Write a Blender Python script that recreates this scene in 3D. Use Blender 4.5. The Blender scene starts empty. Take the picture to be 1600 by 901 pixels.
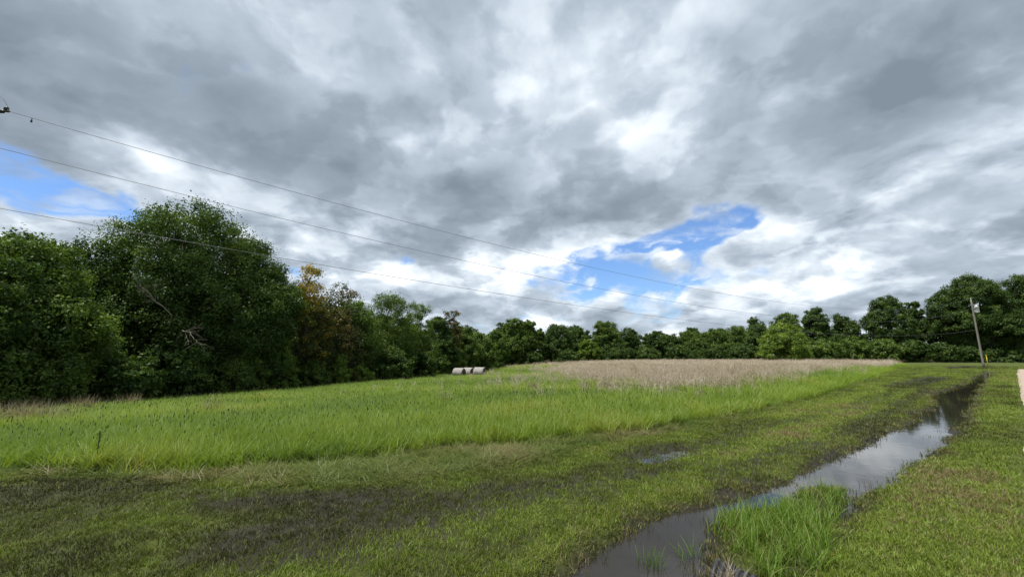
import bpy, math
import numpy as np
from mathutils import Vector, Matrix

R = math.radians
sc = bpy.context.scene
COL = sc.collection

# ------------------------------------------------------------------ camera
F = 620.0                      # focal length in pixels of a 1600 px wide picture
CAM_Z = 1.70
HORIZON = 554.0
PITCH = math.atan((HORIZON - 450.5) / F)
cam_d = bpy.data.cameras.new('camera')
cam_d.sensor_width = 36.0
cam_d.lens = 36.0 * F / 1600.0
cam_d.clip_start = 0.05
cam_d.clip_end = 6000.0
cam = bpy.data.objects.new('camera', cam_d)
COL.objects.link(cam)
cam.location = (0, 0, CAM_Z)
cam.rotation_euler = (R(90) + PITCH, 0, 0)
sc.camera = cam

# ------------------------------------------------------------------ exposure, sampling
sc.view_settings.view_transform = 'Standard'
sc.view_settings.look = 'None'
sc.view_settings.exposure = 0.45
sc.view_settings.gamma = 1.0
sc.view_settings.use_curve_mapping = False
sc.render.engine = 'CYCLES'
cy = sc.cycles
cy.use_denoising = True
cy.denoiser = 'OPENIMAGEDENOISE'
cy.denoising_input_passes = 'RGB_ALBEDO_NORMAL'
cy.use_adaptive_sampling = True
cy.adaptive_threshold = 0.01
cy.max_bounces = 6
cy.diffuse_bounces = 3
cy.glossy_bounces = 3
cy.transmission_bounces = 4
cy.transparent_max_bounces = 4
cy.caustics_reflective = False
cy.caustics_refractive = False
cy.sample_clamp_indirect = 4.0

# ------------------------------------------------------------------ sun
SUN = Vector((-0.30, -0.12, 0.90)).normalized()
sun_d = bpy.data.lights.new('sun', 'SUN')
sun_d.energy = 4.7
sun_d.angle = R(6.0)
sun_d.color = (1.0, 0.955, 0.88)
sun = bpy.data.objects.new('sun', sun_d)
COL.objects.link(sun)
sun.rotation_euler = SUN.to_track_quat('Z', 'Y').to_euler()
sun.location = (0, 0, 60)

# ------------------------------------------------------------------ pixel helpers (points on the real ground)
CP, SP = math.cos(PITCH), math.sin(PITCH)

def ray(px, py):
    u = (px - 800.0) / F
    w = (450.5 - py) / F
    return np.array((u, CP - w * SP, SP + w * CP))

def G(px, py, z=0.0):
    d = ray(px, py)
    k = (z - CAM_Z) / d[2]
    return (d[0] * k, d[1] * k)

def AT(px, py, Y):
    d = ray(px, py)
    k = Y / d[1]
    return (d[0] * k, Y, CAM_Z + d[2] * k)

# ------------------------------------------------------------------ world: Nishita sky and a broken cloud deck
STRENGTH = 0.10
world = bpy.data.worlds.new('World')
sc.world = world
world.use_nodes = True
wt = world.node_tree
wt.nodes.clear()
WN, WL = wt.nodes, wt.links

def wmath(op, a, b=None, c=None):
    n = WN.new('ShaderNodeMath'); n.operation = op
    for i, v in enumerate((a, b, c)):
        if v is None: continue
        if isinstance(v, (int, float)): n.inputs[i].default_value = v
        else: WL.new(v, n.inputs[i])
    return n.outputs[0]

def wvec(op, a, b=None, scale=None):
    n = WN.new('ShaderNodeVectorMath'); n.operation = op
    for i, v in enumerate((a, b)):
        if v is None: continue
        if isinstance(v, tuple): n.inputs[i].default_value = v
        else: WL.new(v, n.inputs[i])
    if scale is not None:
        if isinstance(scale, (int, float)): n.inputs['Scale'].default_value = scale
        else: WL.new(scale, n.inputs['Scale'])
    return n.outputs[0]

tc = WN.new('ShaderNodeTexCoord')
sep = WN.new('ShaderNodeSeparateXYZ')
WL.new(tc.outputs['Generated'], sep.inputs[0])
dx, dy, dz = sep.outputs
az = wmath('ARCTAN2', dx, dy)
el = wmath('ARCSINE', dz)
cmb = WN.new('ShaderNodeCombineXYZ')
WL.new(az, cmb.inputs[0]); WL.new(el, cmb.inputs[1])
AZEL = cmb.outputs[0]
zden = wmath('ADD', wmath('MAXIMUM', dz, 0.0), 0.45)
cmb2 = WN.new('ShaderNodeCombineXYZ')
WL.new(wmath('DIVIDE', dx, zden), cmb2.inputs[0])
WL.new(wmath('DIVIDE', dy, zden), cmb2.inputs[1])
PLANE = cmb2.outputs[0]

def wnoise(vec, scale, detail, rough, dist=0.0, off=(0, 0, 0)):
    n = WN.new('ShaderNodeTexNoise')
    n.inputs['Scale'].default_value = scale
    n.inputs['Detail'].default_value = detail
    n.inputs['Roughness'].default_value = rough
    n.inputs['Distortion'].default_value = dist
    WL.new(wvec('ADD', vec, off), n.inputs['Vector'])
    return n.outputs['Fac'], n.outputs['Color']

# wobble the hand-placed cloud banks so that none has a regular outline
_, warpc = wnoise(PLANE, 1.6, 5, 0.6, 0.0, (3.1, 7.7, 0))
warp = wvec('SCALE', wvec('SUBTRACT', warpc, (0.5, 0.5, 0.5)), None, 0.22)
AZW = wvec('ADD', AZEL, warp)

def azel(px, py):
    d = ray(px, py); d = d / np.linalg.norm(d)
    return math.atan2(d[0], d[1]), math.asin(d[2])

def bump(px, py, hw, hh, rot=0.0):
    """soft round bank around a direction of the sky; half sizes in pixels"""
    a0, e0 = azel(px, py)
    a1, _ = azel(px + hw * 0.5, py); a2, _ = azel(px - hw * 0.5, py)
    _, e1 = azel(px, py - hh * 0.5); _, e2 = azel(px, py + hh * 0.5)
    m = WN.new('ShaderNodeMapping'); m.vector_type = 'TEXTURE'
    m.inputs['Location'].default_value = (a0, e0, 0)
    m.inputs['Rotation'].default_value = (0, 0, R(rot))
    m.inputs['Scale'].default_value = (abs(a1 - a2), abs(e1 - e2), 1)
    WL.new(AZW, m.inputs['Vector'])
    g = WN.new('ShaderNodeTexGradient'); g.gradient_type = 'QUADRATIC_SPHERE'
    WL.new(m.outputs[0], g.inputs[0])
    return g.outputs['Fac']

def total(first, banks):
    acc = first
    for (w, *b) in banks:
        acc = wmath('MULTIPLY_ADD', bump(*b), w, acc)
    return acc

nc, _ = wnoise(PLANE, 3.3, 9, 0.56, 0.25, (1.3, 0.4, 0))
cover = total(wmath('MULTIPLY_ADD', nc, 1.15, 0.09), [
    (-0.62, 50, 285, 230, 95, -12), (-0.46, 150, 322, 240, 75),
    (-0.70, 1030, 385, 230, 78, 17), (-0.62, 930, 410, 180, 92, 10), (-0.46, 1140, 345, 140, 52, 22),
    (-0.42, 640, 402, 100, 36), (-0.40, 1040, 460, 320, 66), (-0.38, 740, 495, 260, 54), (-0.30, 450, 398, 150, 50), (-0.2, 1000, 500, 300, 40),
    (0.36, 1045, 402, 60, 45), (0.30, 1190, 385, 100, 60), (0.26, 965, 390, 32, 22), (0.3, 1110, 265, 190, 45, 15),
    (0.2, 1120, 470, 60, 20), (0.22, 880, 465, 60, 26),
])
def wrange(v, a, b, c, d, smooth=True):
    n = WN.new('ShaderNodeMapRange')
    n.interpolation_type = 'SMOOTHSTEP' if smooth else 'LINEAR'
    n.inputs[1].default_value, n.inputs[2].default_value = a, b
    n.inputs[3].default_value, n.inputs[4].default_value = c, d
    WL.new(v, n.inputs[0]); return n.outputs[0]
alpha = wrange(cover, 0.25, 0.46, 0.0, 1.0)

n2, _ = wnoise(PLANE, 2.1, 5, 0.5, 0.2, (8.3, 2.4, 0))
n3, _ = wnoise(PLANE, 4.6, 8, 0.52, 0.25, (5.3, 1.2, 0))
sh = wmath('MULTIPLY_ADD', n2, 0.85, -0.425 + 0.475)
sh = wmath('MULTIPLY_ADD', wmath('SUBTRACT', n3, 0.5), 0.70, sh)
# thin cloud near an opening is bright
lowv = wvec('MULTIPLY', AZEL, (5.0, 13.0, 1.0))
n4, _ = wnoise(lowv, 1.0, 6, 0.55, 0.3, (2.2, 9.1, 0))
sh = wmath('ADD', sh, wmath('MULTIPLY', wmath('SUBTRACT', n4, 0.5), wrange(el, 0.12, 0.55, 0.7, 0.10)))
sh = wmath('ADD', sh, wrange(cover, 0.38, 0.62, 0.13, 0.0))
edge, _ = wnoise(wvec('ADD', PLANE, warp), 3.0, 7, 0.50, 0.15, (4.4, 6.1, 0))
sh = wmath('ADD', sh, wrange(el, 0.06, 0.42, 0.13, 0.0))
sh = wmath('ADD', sh, wrange(edge, 0.455, 0.545, -0.085, 0.085))
edge2, _ = wnoise(wvec('ADD', PLANE, warp), 6.5, 7, 0.52, 0.1, (1.4, 2.1, 0))
sh = wmath('ADD', sh, wrange(edge2, 0.45, 0.55, -0.05, 0.05))
sh = wmath('ADD', sh, wmath('MULTIPLY', wrange(n4, 0.45, 0.56, -0.11, 0.11), wrange(el, 0.15, 0.50, 1.0, 0.0)))
sh = total(sh, [
    (-0.42, 330, 150, 470, 200, -12), (-0.30, 580, 60, 420, 170), (-0.36, 740, 300, 420, 100, -8),
    (-0.36, 900, 330, 200, 60), (-0.40, 1420, 180, 430, 160, 18), (-0.30, 1360, 330, 260, 40),
    (-0.28, 1560, 380, 180, 45), (-0.30, 1500, 30, 380, 160), (-0.25, 60, 90, 280, 190), (-0.12, 900, 0, 900, 120),
    (0.24, 830, 140, 190, 200, 20), (0.20, 980, 50, 220, 160), (0.17, 990, 230, 200, 130), (0.10, 900, 150, 330, 220),
    (0.24, 620, 210, 110, 50), (0.30, 190, 250, 240, 50, -16), (0.24, 470, 350, 190, 50, -14),
    (0.34, 800, 420, 260, 60), (0.42, 1190, 360, 110, 50), (0.5, 1050, 395, 70, 50),
    (0.28, 1400, 290, 300, 32, 10), (0.26, 1430, 405, 240, 30), (0.24, 560, 420, 170, 60),
    (0.28, 1180, 440, 200, 40), (0.18, 1230, 250, 80, 70),
])
ramp = WN.new('ShaderNodeValToRGB')
cr = ramp.color_ramp
cr.elements[0].position = 0.0; cr.elements[0].color = (0.172, 0.212, 0.258, 1)
cr.elements[1].position = 1.0; cr.elements[1].color = (0.86, 0.89, 0.92, 1)
for p, c in ((0.30, (0.250, 0.300, 0.355, 1)), (0.55, (0.385, 0.445, 0.515, 1)), (0.78, (0.585, 0.65, 0.715, 1))):
    e = cr.elements.new(p); e.color = c
WL.new(sh, ramp.inputs[0])
cloud = wvec('SCALE', ramp.outputs['Color'], None, 1.0 / STRENGTH)

sky = WN.new('ShaderNodeTexSky')
sky.sky_type = 'NISHITA'
sky.sun_disc = False
sky.sun_elevation = math.asin(SUN.z)
sky.sun_rotation = math.atan2(SUN.x, SUN.y)
sky.altitude = 20
sky.air_density = 1.0
sky.dust_density = 0.6
sky.ozone_density = 1.6
blue = wvec('MULTIPLY', sky.outputs[0], (0.80, 1.02, 1.32))

lowv2 = wvec('MULTIPLY', AZW, (9.0, 19.0, 1.0))
n6, _ = wnoise(lowv2, 1.0, 7, 0.58, 0.2, (6.2, 3.1, 0))
veil = wmath('MULTIPLY', wrange(n6, 0.47, 0.64, 0.0, 0.85), wrange(el, 0.10, 0.40, 1.0, 0.35))
alpha = wmath('MAXIMUM', alpha, veil)
mix = WN.new('ShaderNodeMix'); mix.data_type = 'RGBA'
WL.new(alpha, mix.inputs['Factor'])
WL.new(blue, mix.inputs['A']); WL.new(cloud, mix.inputs['B'])
bg = WN.new('ShaderNodeBackground')
bg.inputs['Strength'].default_value = STRENGTH
WL.new(mix.outputs['Result'], bg.inputs['Color'])
wo = WN.new('ShaderNodeOutputWorld')
WL.new(bg.outputs[0], wo.inputs['Surface'])
world.cycles.sampling_method = 'MANUAL'
world.cycles.sample_map_resolution = 512

# ================================================================== general helpers
def tag(o, label, cat, group=None, kind=None):
    o['label'] = label; o['category'] = cat
    if group: o['group'] = group
    if kind: o['kind'] = kind
    return o

def new_mesh(name, V, faces, mat, attrs=None, smooth=False):
    """V (n,3); faces: one (m,k) int array or a list of such arrays"""
    V = np.asarray(V, dtype=np.float32)
    if not isinstance(faces, (list, tuple)): faces = [faces]
    faces = [np.asarray(f, dtype=np.int32) for f in faces if len(f)]
    me = bpy.data.meshes.new(name)
    me.vertices.add(len(V)); me.vertices.foreach_set('co', V.ravel())
    nl = sum(f.size for f in faces); nf = sum(len(f) for f in faces)
    me.loops.add(nl)
    me.loops.foreach_set('vertex_index', np.concatenate([f.ravel() for f in faces]))
    me.polygons.add(nf)
    sizes = np.concatenate([np.full(len(f), f.shape[1], dtype=np.int32) for f in faces])
    starts = np.concatenate(([0], np.cumsum(sizes)[:-1])).astype(np.int32)
    me.polygons.foreach_set('loop_start', starts)
    if smooth: me.polygons.foreach_set('use_smooth', np.ones(nf, dtype=bool))
    for k, a in (attrs or {}).items():
        at = me.attributes.new(k, 'FLOAT', 'POINT')
        at.data.foreach_set('value', np.asarray(a, dtype=np.float32))
    me.update(calc_edges=True)
    me.validate()
    if mat: me.materials.append(mat)
    return me

def link(name, me, parent=None, loc=None):
    o = bpy.data.objects.new(name, me); COL.objects.link(o)
    if parent: o.parent = parent
    if loc is not None: o.location = loc
    return o

def empty(name, loc, rz=0.0):
    o = bpy.data.objects.new(name, None); COL.objects.link(o)
    o.location = loc; o.rotation_euler = (0, 0, rz)
    o.empty_display_size = 0.3
    return o

class Shape:
    """collects tubes and lathes into one mesh"""
    def __init__(self): self.V = []; self.Q = []; self.T = []; self.n = 0
    def add(self, V, Q=None, T=None):
        if Q is not None and len(Q): self.Q.append(np.asarray(Q) + self.n)
        if T is not None and len(T): self.T.append(np.asarray(T) + self.n)
        self.V.append(np.asarray(V, dtype=float)); self.n += len(V)
    def tube(self, pts, rad, sides=8, cap=True):
        pts = np.asarray(pts, dtype=float); n = len(pts)
        rad = np.broadcast_to(np.asarray(rad, dtype=float), (n,))
        tan = np.gradient(pts, axis=0)
        tan /= np.linalg.norm(tan, axis=1)[:, None] + 1e-9
        up = np.tile((0., 0., 1.), (n, 1)); up[np.abs(tan[:, 2]) > 0.9] = (1., 0., 0.)
        a = np.cross(up, tan); a /= np.linalg.norm(a, axis=1)[:, None] + 1e-9
        b = np.cross(tan, a)
        th = np.arange(sides) / sides * 2 * math.pi
        V = pts[:, None] + rad[:, None, None] * (np.cos(th)[None, :, None] * a[:, None] + np.sin(th)[None, :, None] * b[:, None])
        V = V.reshape(-1, 3)
        i, j = np.meshgrid(np.arange(n - 1), np.arange(sides), indexing='ij')
        q = np.stack((i * sides + j, i * sides + (j + 1) % sides, (i + 1) * sides + (j + 1) % sides, (i + 1) * sides + j), -1).reshape(-1, 4)
        t = []
        if cap:
            V = np.vstack((V, pts[:1], pts[-1:])); c0 = n * sides
            for k in range(sides):
                t.append((c0, (k + 1) % sides, k)); t.append((c0 + 1, (n - 1) * sides + k, (n - 1) * sides + (k + 1) % sides))
        self.add(V, q, t)
    def lathe(self, prof, origin=(0, 0, 0), axis=(0, 0, 1), sides=20):
        ax = Vector(axis).normalized(); q = ax.to_track_quat('Z', 'Y').to_matrix()
        th = np.arange(sides) / sides * 2 * math.pi
        prof = np.asarray(prof, dtype=float); n = len(prof)
        V = np.stack((prof[:, :1] * np.cos(th), prof[:, :1] * np.sin(th), np.repeat(prof[:, 1:], sides, 1)), -1).reshape(-1, 3)
        V = V @ np.array(q).T + np.array(origin)
        i, j = np.meshgrid(np.arange(n - 1), np.arange(sides), indexing='ij')
        Q = np.stack((i * sides + j, i * sides + (j + 1) % sides, (i + 1) * sides + (j + 1) % sides, (i + 1) * sides + j), -1).reshape(-1, 4)
        self.add(V, Q)
    def build(self, name, mat, parent=None, smooth=True, attrs=None):
        V = np.vstack(self.V)
        f = []
        if self.Q: f.append(np.vstack(self.Q))
        if self.T: f.append(np.vstack(self.T))
        return link(name, new_mesh(name, V, f, mat, attrs, smooth), parent)

# -------- numpy value noise
_rs = np.random.RandomState(5)
_LAT = _rs.rand(256, 256)
def vnoise(x, y):
    xi = np.floor(x).astype(int); yi = np.floor(y).astype(int)
    fx = x - xi; fy = y - yi
    fx = fx * fx * (3 - 2 * fx); fy = fy * fy * (3 - 2 * fy)
    a = _LAT[xi % 256, yi % 256]; b = _LAT[(xi + 1) % 256, yi % 256]
    c = _LAT[xi % 256, (yi + 1) % 256]; d = _LAT[(xi + 1) % 256, (yi + 1) % 256]
    return (a * (1 - fx) + b * fx) * (1 - fy) + (c * (1 - fx) + d * fx) * fy
def fbm(x, y, scale, octv=4, off=0.0):
    s = 0.0; amp = 0.5; tot = 0.0
    for o in range(octv):
        s = s + amp * vnoise(x * scale + off + 17.3 * o, y * scale - off + 9.1 * o); tot += amp
        amp *= 0.5; scale = scale * 2.03
    return s / tot
def sstep(a, b, x):
    t = np.clip((x - a) / (b - a), 0, 1); return t * t * (3 - 2 * t)

def sdf(x, y, poly):
    """signed distance to a closed polygon, negative inside"""
    poly = np.asarray(poly, dtype=float)
    d = np.full(x.shape, 1e9); ins = np.zeros(x.shape, dtype=bool)
    n = len(poly)
    for i in range(n):
        x0, y0 = poly[i]; x1, y1 = poly[(i + 1) % n]
        ex, ey = x1 - x0, y1 - y0
        t = np.clip(((x - x0) * ex + (y - y0) * ey) / (ex * ex + ey * ey + 1e-12), 0, 1)
        d = np.minimum(d, (x - x0 - t * ex) ** 2 + (y - y0 - t * ey) ** 2)
        c = ((y0 > y) != (y1 > y))
        with np.errstate(divide='ignore', invalid='ignore'):
            c &= x < (x1 - x0) * (y - y0) / (y1 - y0 + 1e-12) + x0
        ins ^= c
    d = np.sqrt(d)
    return np.where(ins, -d, d)

# ================================================================== the lie of the land
AX = np.array((0.783, 0.622)); NX = np.array((-0.622, 0.783))   # along the ditch / away from it into the field
def ts(x, y): return x * AX[0] + y * AX[1], x * NX[0] + y * NX[1]

WATER_Z = -0.11
ditch_px = [(830, 960), (893, 893), (955, 852), (1010, 816), (1075, 798), (1130, 784), (1190, 769), (1240, 751), (1290, 723),
            (1335, 702), (1380, 682), (1420, 664), (1440, 655), (1425, 650), (1462, 638), (1466, 626), (1452, 621), (1474, 611), (1500, 603),
            (1525, 590), (1543, 581), (1549, 583), (1538, 600), (1524, 618), (1512, 640), (1499, 657), (1484, 676),
            (1460, 702), (1424, 732), (1385, 757), (1352, 772), (1336, 788), (1316, 808), (1300, 822), (1292, 816), (1322, 786), (1322, 764),
            (1258, 764), (1222, 796), (1140, 800), (1112, 822), (1116, 850), (1106, 880), (1100, 960)]
DITCH = [G(a, b, WATER_Z) for a, b in ditch_px]
PUDDLES = [[G(a, b) for a, b in p] for p in (
    [(985, 712), (1010, 701), (1060, 696), (1082, 701), (1065, 710), (1025, 721), (990, 719)],
    [(1385, 603), (1420, 594), (1455, 588), (1472, 588), (1462, 594), (1440, 602), (1405, 606)],
    [(1480, 573), (1515, 571), (1520, 574), (1490, 576)],
)]
TALL_EDGE = [G(a, b) for a, b in ((-700, 735), (-300, 728), (0, 726), (150, 733), (300, 735), (400, 727), (520, 716), (700, 698), (800, 691), (900, 683), (1000, 671), (1150, 647), (1250, 622), (1350, 593))]
MOW_EDGE = [G(a, b) for a, b in ((-700, 745), (-300, 738), (0, 735), (150, 741), (300, 750), (400, 754), (560, 757), (620, 753), (720, 739), (800, 723), (900, 701), (1000, 683), (1100, 666), (1200, 640), (1300, 610), (1360, 593.5))]
FAR_EDGE = [(44, 47), (62, 64), (76, 79)]
WOOD_EDGE = [(76, 100), (60, 104), (45, 118), (30, 130), (10, 123), (0, 112), (-4, 100), (-9, 82), (-11.5, 66), (-14, 54), (-15.5, 44),
             (-17, 34), (-19.0, 27.5), (-21, 22), (-23.5, 17.5), (-27, 13.5), (-36, 9)]
FIELD = TALL_EDGE + FAR_EDGE + WOOD_EDGE
BAND = MOW_EDGE + TALL_EDGE[::-1]
MOWN_LIM = MOW_EDGE + FAR_EDGE + WOOD_EDGE
GRAVEL_L = [G(1604, 690), G(1599, 640), G(1592, 600), G(1589, 585), G(1590, 577)]

cps = [(x, y, 0.0) for x, y in ((-12, 2), (-6, 2), (0, 0), (0, 4), (-4, 6), (3, 6), (6, 3), (2, 9), (8, 12), (12, 8), (20, 16), (25, 28), (32, 25), (44, 47), (50, 40), (60, 60), (80, 60), (20, -10), (-20, -12), (40, -20), (0, -20), (120, 90), (105, 86), (150, 80), (100, 40))]
cps += [(-13, 7, -0.15), (-25, 8, -0.7), (-24, 17, -1.0), (-20, 27, -1.2), (-16.5, 44, -1.35), (-13, 62, -1.7), (-6, 60, -1.55), (-10, 82, -1.8), (-3.5, 108, -1.6),
        (10, 125, -0.95), (30, 133, -0.6), (60, 115, -0.4), (85, 105, -0.1), (-40, 30, -1.5), (-40, 80, -2), (0, 150, -1.2), (60, 160, -0.6), (120, 140, 0),
        (0, 13, -0.1), (-5, 14, -0.3), (-12, 15, -0.6), (0, 25, -0.42), (-10, 30, -0.95), (0, 42, -0.8), (14, 40, -0.35), (20, 70, -0.45), (30, 48, -0.15), (50, 80, -0.2), (5, 90, -1.0), (30, 105, -0.5)]
_cp = np.array(cps, dtype=float)
def _ker(r2): return np.sqrt(r2 + 36.0)
_M = _ker(((_cp[:, None, :2] - _cp[None, :, :2]) ** 2).sum(-1)) + np.eye(len(_cp)) * -0.6
_wts = np.linalg.solve(_M, _cp[:, 2])

def terrain(x, y, detail=True):
    x = np.asarray(x, dtype=float); y = np.asarray(y, dtype=float)
    k = np.minimum(1.0, 190.0 / np.maximum(np.hypot(x - 20, y - 50), 1e-6))
    xx, yy = 20 + (x - 20) * k, 50 + (y - 50) * k
    z = np.zeros_like(x)
    for (cx, cy_, _), w in zip(_cp, _wts):
        z += w * _ker((xx - cx) ** 2 + (yy - cy_) ** 2)
    z = np.clip(z, -3, 0.6)
    r = np.hypot(x, y)
    if not detail: return z
    z = z + 0.03 * (fbm(x, y, 0.45, 3, 4.0) - 0.5) + 0.03 * (fbm(x, y, 2.2, 3, 8.0) - 0.5)
    near = r < 120
    if near.any():
        xn, yn = x[near], y[near]
        zn = z[near]
        sd = sdf(xn, yn, DITCH)
        sd = sd - 0.05 * np.clip((np.hypot(xn, yn) - 3.5) / 5, 0, 1) + 0.24 * (fbm(xn, yn, 1.7, 4, 2.0) - 0.5) * np.clip(np.hypot(xn, yn) / 6, 0.5, 2.5)
        prof = np.interp(sd, (-1.2, -0.4, 0.0, 0.22, 0.75), (-0.40, -0.26, -0.112, -0.03, 0.0))
        zn = zn + prof
        for p in PUDDLES:
            sp = sdf(xn, yn, p)
            zn = zn - 0.07 * sstep(0.35, -0.15, sp + 0.5 * (fbm(xn, yn, 2.6, 3, 13.0) - 0.5))
        z[near] = zn
    return z

def Zt(x, y): return float(terrain(np.array([x]), np.array([y]))[0])

def top_spot(px, py, h=0.5):
    lo_, hi_ = 3.0, 160.0
    d = ray(px, py)
    for _ in range(50):
        m_ = (lo_ + hi_) / 2; k = m_ / d[1]
        if CAM_Z + d[2] * k > float(terrain(np.array([d[0] * k]), np.array([m_]), False)[0]) + h: lo_ = m_
        else: hi_ = m_
    return (d[0] * lo_ / d[1], lo_)
BROWN = [top_spot(*p) for p in ((868, 568), (884, 577), (918, 588), (958, 601), (1000, 607), (1080, 603), (1190, 587), (1290, 574), (1390, 564.5))] + [(72, 88), (70, 98), (58, 101), (44, 115), (30, 127), (18, 124)]

# -------- ground condition maps (real dirt, wet soil and dead grass; not light)
WET_POLY = [G(a, b) for a, b in ((250, 775), (480, 760), (620, 757), (830, 748), (960, 737), (1090, 715), (1100, 722), (960, 765), (850, 800), (740, 838), (620, 868), (480, 901), (300, 880), (330, 830), (430, 800), (290, 800))]
BROWNMUD = [G(a, b) for a, b in ((-200, 770), (0, 765), (170, 742), (290, 750), (250, 790), (60, 800), (-200, 810))]
TRACKS = [[G(*p) for p in q] for q in (((700, 812), (900, 748), (1090, 698), (1180, 670), (1340, 636), (1430, 598)), ((1120, 745), (1212, 712), (1333, 668), (1400, 633), (1450, 606)))]
SOGGY = [G(a, b) for a, b in ((-400, 758), (0, 752), (250, 768), (620, 757), (960, 737), (1080, 712), (1000, 755), (850, 805), (600, 880), (430, 930), (-400, 930))]
def wetness(x, y):
    n = fbm(x, y, 1.3, 4, 1.0)
    sd = sdf(x, y, WET_POLY)
    w = 0.95 * sstep(0.55, -0.45, sd + 1.1 * (n - 0.5))
    w = np.maximum(w, 0.6 * sstep(0.6, -0.3, sdf(x, y, BROWNMUD) + 1.2 * (n - 0.5)))
    w = np.maximum(w, sstep(0.6, -0.4, sdf(x, y, SOGGY)) * (0.16 + 0.9 * sstep(0.42, 0.66, fbm(x, y, 0.9, 4, 71.0))) * 0.62)
    dd = sdf(x, y, DITCH)
    w = np.maximum(w, sstep(0.42, 0.0, dd + 0.5 * (n - 0.5)))
    for p in PUDDLES:
        w = np.maximum(w, 0.9 * sstep(0.7, 0.0, sdf(x, y, p) + 0.8 * (n - 0.5)))
    for q in TRACKS:
        w = np.maximum(w, 0.75 * sstep(0.50, 0.10, np.abs(sdf(x, y, q + q[::-1])) + 0.5 * (n - 0.5)))
    # shallow wet streaks along the mowing line
    t, s = ts(x, y)
    w = np.maximum(w, 0.55 * sstep(0.56, 0.70, fbm(t * 0.35, s * 1.6, 0.8, 3, 6.0)) * sstep(8, 3, np.abs(s - 3.5)) * (s > 1.2))
    return np.clip(w, 0, 1)

# ================================================================== materials
def mat_new(name):
    m = bpy.data.materials.new(name); m.use_nodes = True
    nt = m.node_tree; nt.nodes.clear()
    out = nt.nodes.new('ShaderNodeOutputMaterial')
    return m, nt, out

def N(nt, t, **kw):
    n = nt.nodes.new(t)
    for k, v in kw.items(): setattr(n, k, v)
    return n

def ramp_node(nt, fac, stops):
    r = nt.nodes.new('ShaderNodeValToRGB'); e = r.color_ramp.elements
    e[0].position, e[0].color = stops[0][0], (*stops[0][1], 1)
    e[1].position, e[1].color = stops[-1][0], (*stops[-1][1], 1)
    for p, c in stops[1:-1]:
        k = e.new(p); k.color = (*c, 1)
    nt.links.new(fac, r.inputs[0])
    return r.outputs[0]

def leaf_material(name, stops, attr='tint', instancer=False, transl=0.34, gloss=0.018, rough=0.5, warm=(1.15, 1.25, 0.5)):
    m, nt, out = mat_new(name)
    L = nt.links
    a = N(nt, 'ShaderNodeAttribute'); a.attribute_name = attr
    a.attribute_type = 'INSTANCER' if instancer else 'GEOMETRY'
    col = ramp_node(nt, a.outputs['Fac'], stops)
    d = N(nt, 'ShaderNodeBsdfDiffuse'); L.new(col, d.inputs['Color'])
    tr = N(nt, 'ShaderNodeBsdfTranslucent')
    mul = N(nt, 'ShaderNodeVectorMath', operation='MULTIPLY'); L.new(col, mul.inputs[0]); mul.inputs[1].default_value = warm
    L.new(mul.outputs[0], tr.inputs['Color'])
    m1 = N(nt, 'ShaderNodeMixShader'); m1.inputs[0].default_value = transl
    L.new(d.outputs[0], m1.inputs[1]); L.new(tr.outputs[0], m1.inputs[2])
    g = N(nt, 'ShaderNodeBsdfGlossy'); g.inputs['Roughness'].default_value = rough
    g.inputs['Color'].default_value = (0.8, 0.85, 0.8, 1)
    m2 = N(nt, 'ShaderNodeMixShader'); m2.inputs[0].default_value = gloss
    L.new(m1.outputs[0], m2.inputs[1]); L.new(g.outputs[0], m2.inputs[2])
    L.new(m2.outputs[0], out.inputs['Surface'])
    return m

def plain_material(name, c1, c2, scale=6.0, rough=0.8, metallic=0.0, bump_s=0.0, stretch=(1, 1, 1), spec=0.3):
    m, nt, out = mat_new(name); L = nt.links
    tcn = N(nt, 'ShaderNodeTexCoord')
    mp = N(nt, 'ShaderNodeMapping'); mp.inputs['Scale'].default_value = stretch
    L.new(tcn.outputs['Object'], mp.inputs['Vector'])
    n = N(nt, 'ShaderNodeTexNoise'); n.inputs['Scale'].default_value = scale; n.inputs['Detail'].default_value = 6; n.inputs['Roughness'].default_value = 0.65
    L.new(mp.outputs[0], n.inputs['Vector'])
    col = ramp_node(nt, n.outputs['Fac'], [(0.3, c1), (0.7, c2)])
    b = N(nt, 'ShaderNodeBsdfPrincipled')
    L.new(col, b.inputs['Base Color'])
    b.inputs['Roughness'].default_value = rough; b.inputs['Metallic'].default_value = metallic
    b.inputs['Specular IOR Level'].default_value = spec
    if bump_s:
        bp = N(nt, 'ShaderNodeBump'); bp.inputs['Strength'].default_value = bump_s; bp.inputs['Distance'].default_value = 0.02
        L.new(n.outputs['Fac'], bp.inputs['Height']); L.new(bp.outputs[0], b.inputs['Normal'])
    L.new(b.outputs[0], out.inputs['Surface'])
    return m

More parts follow.
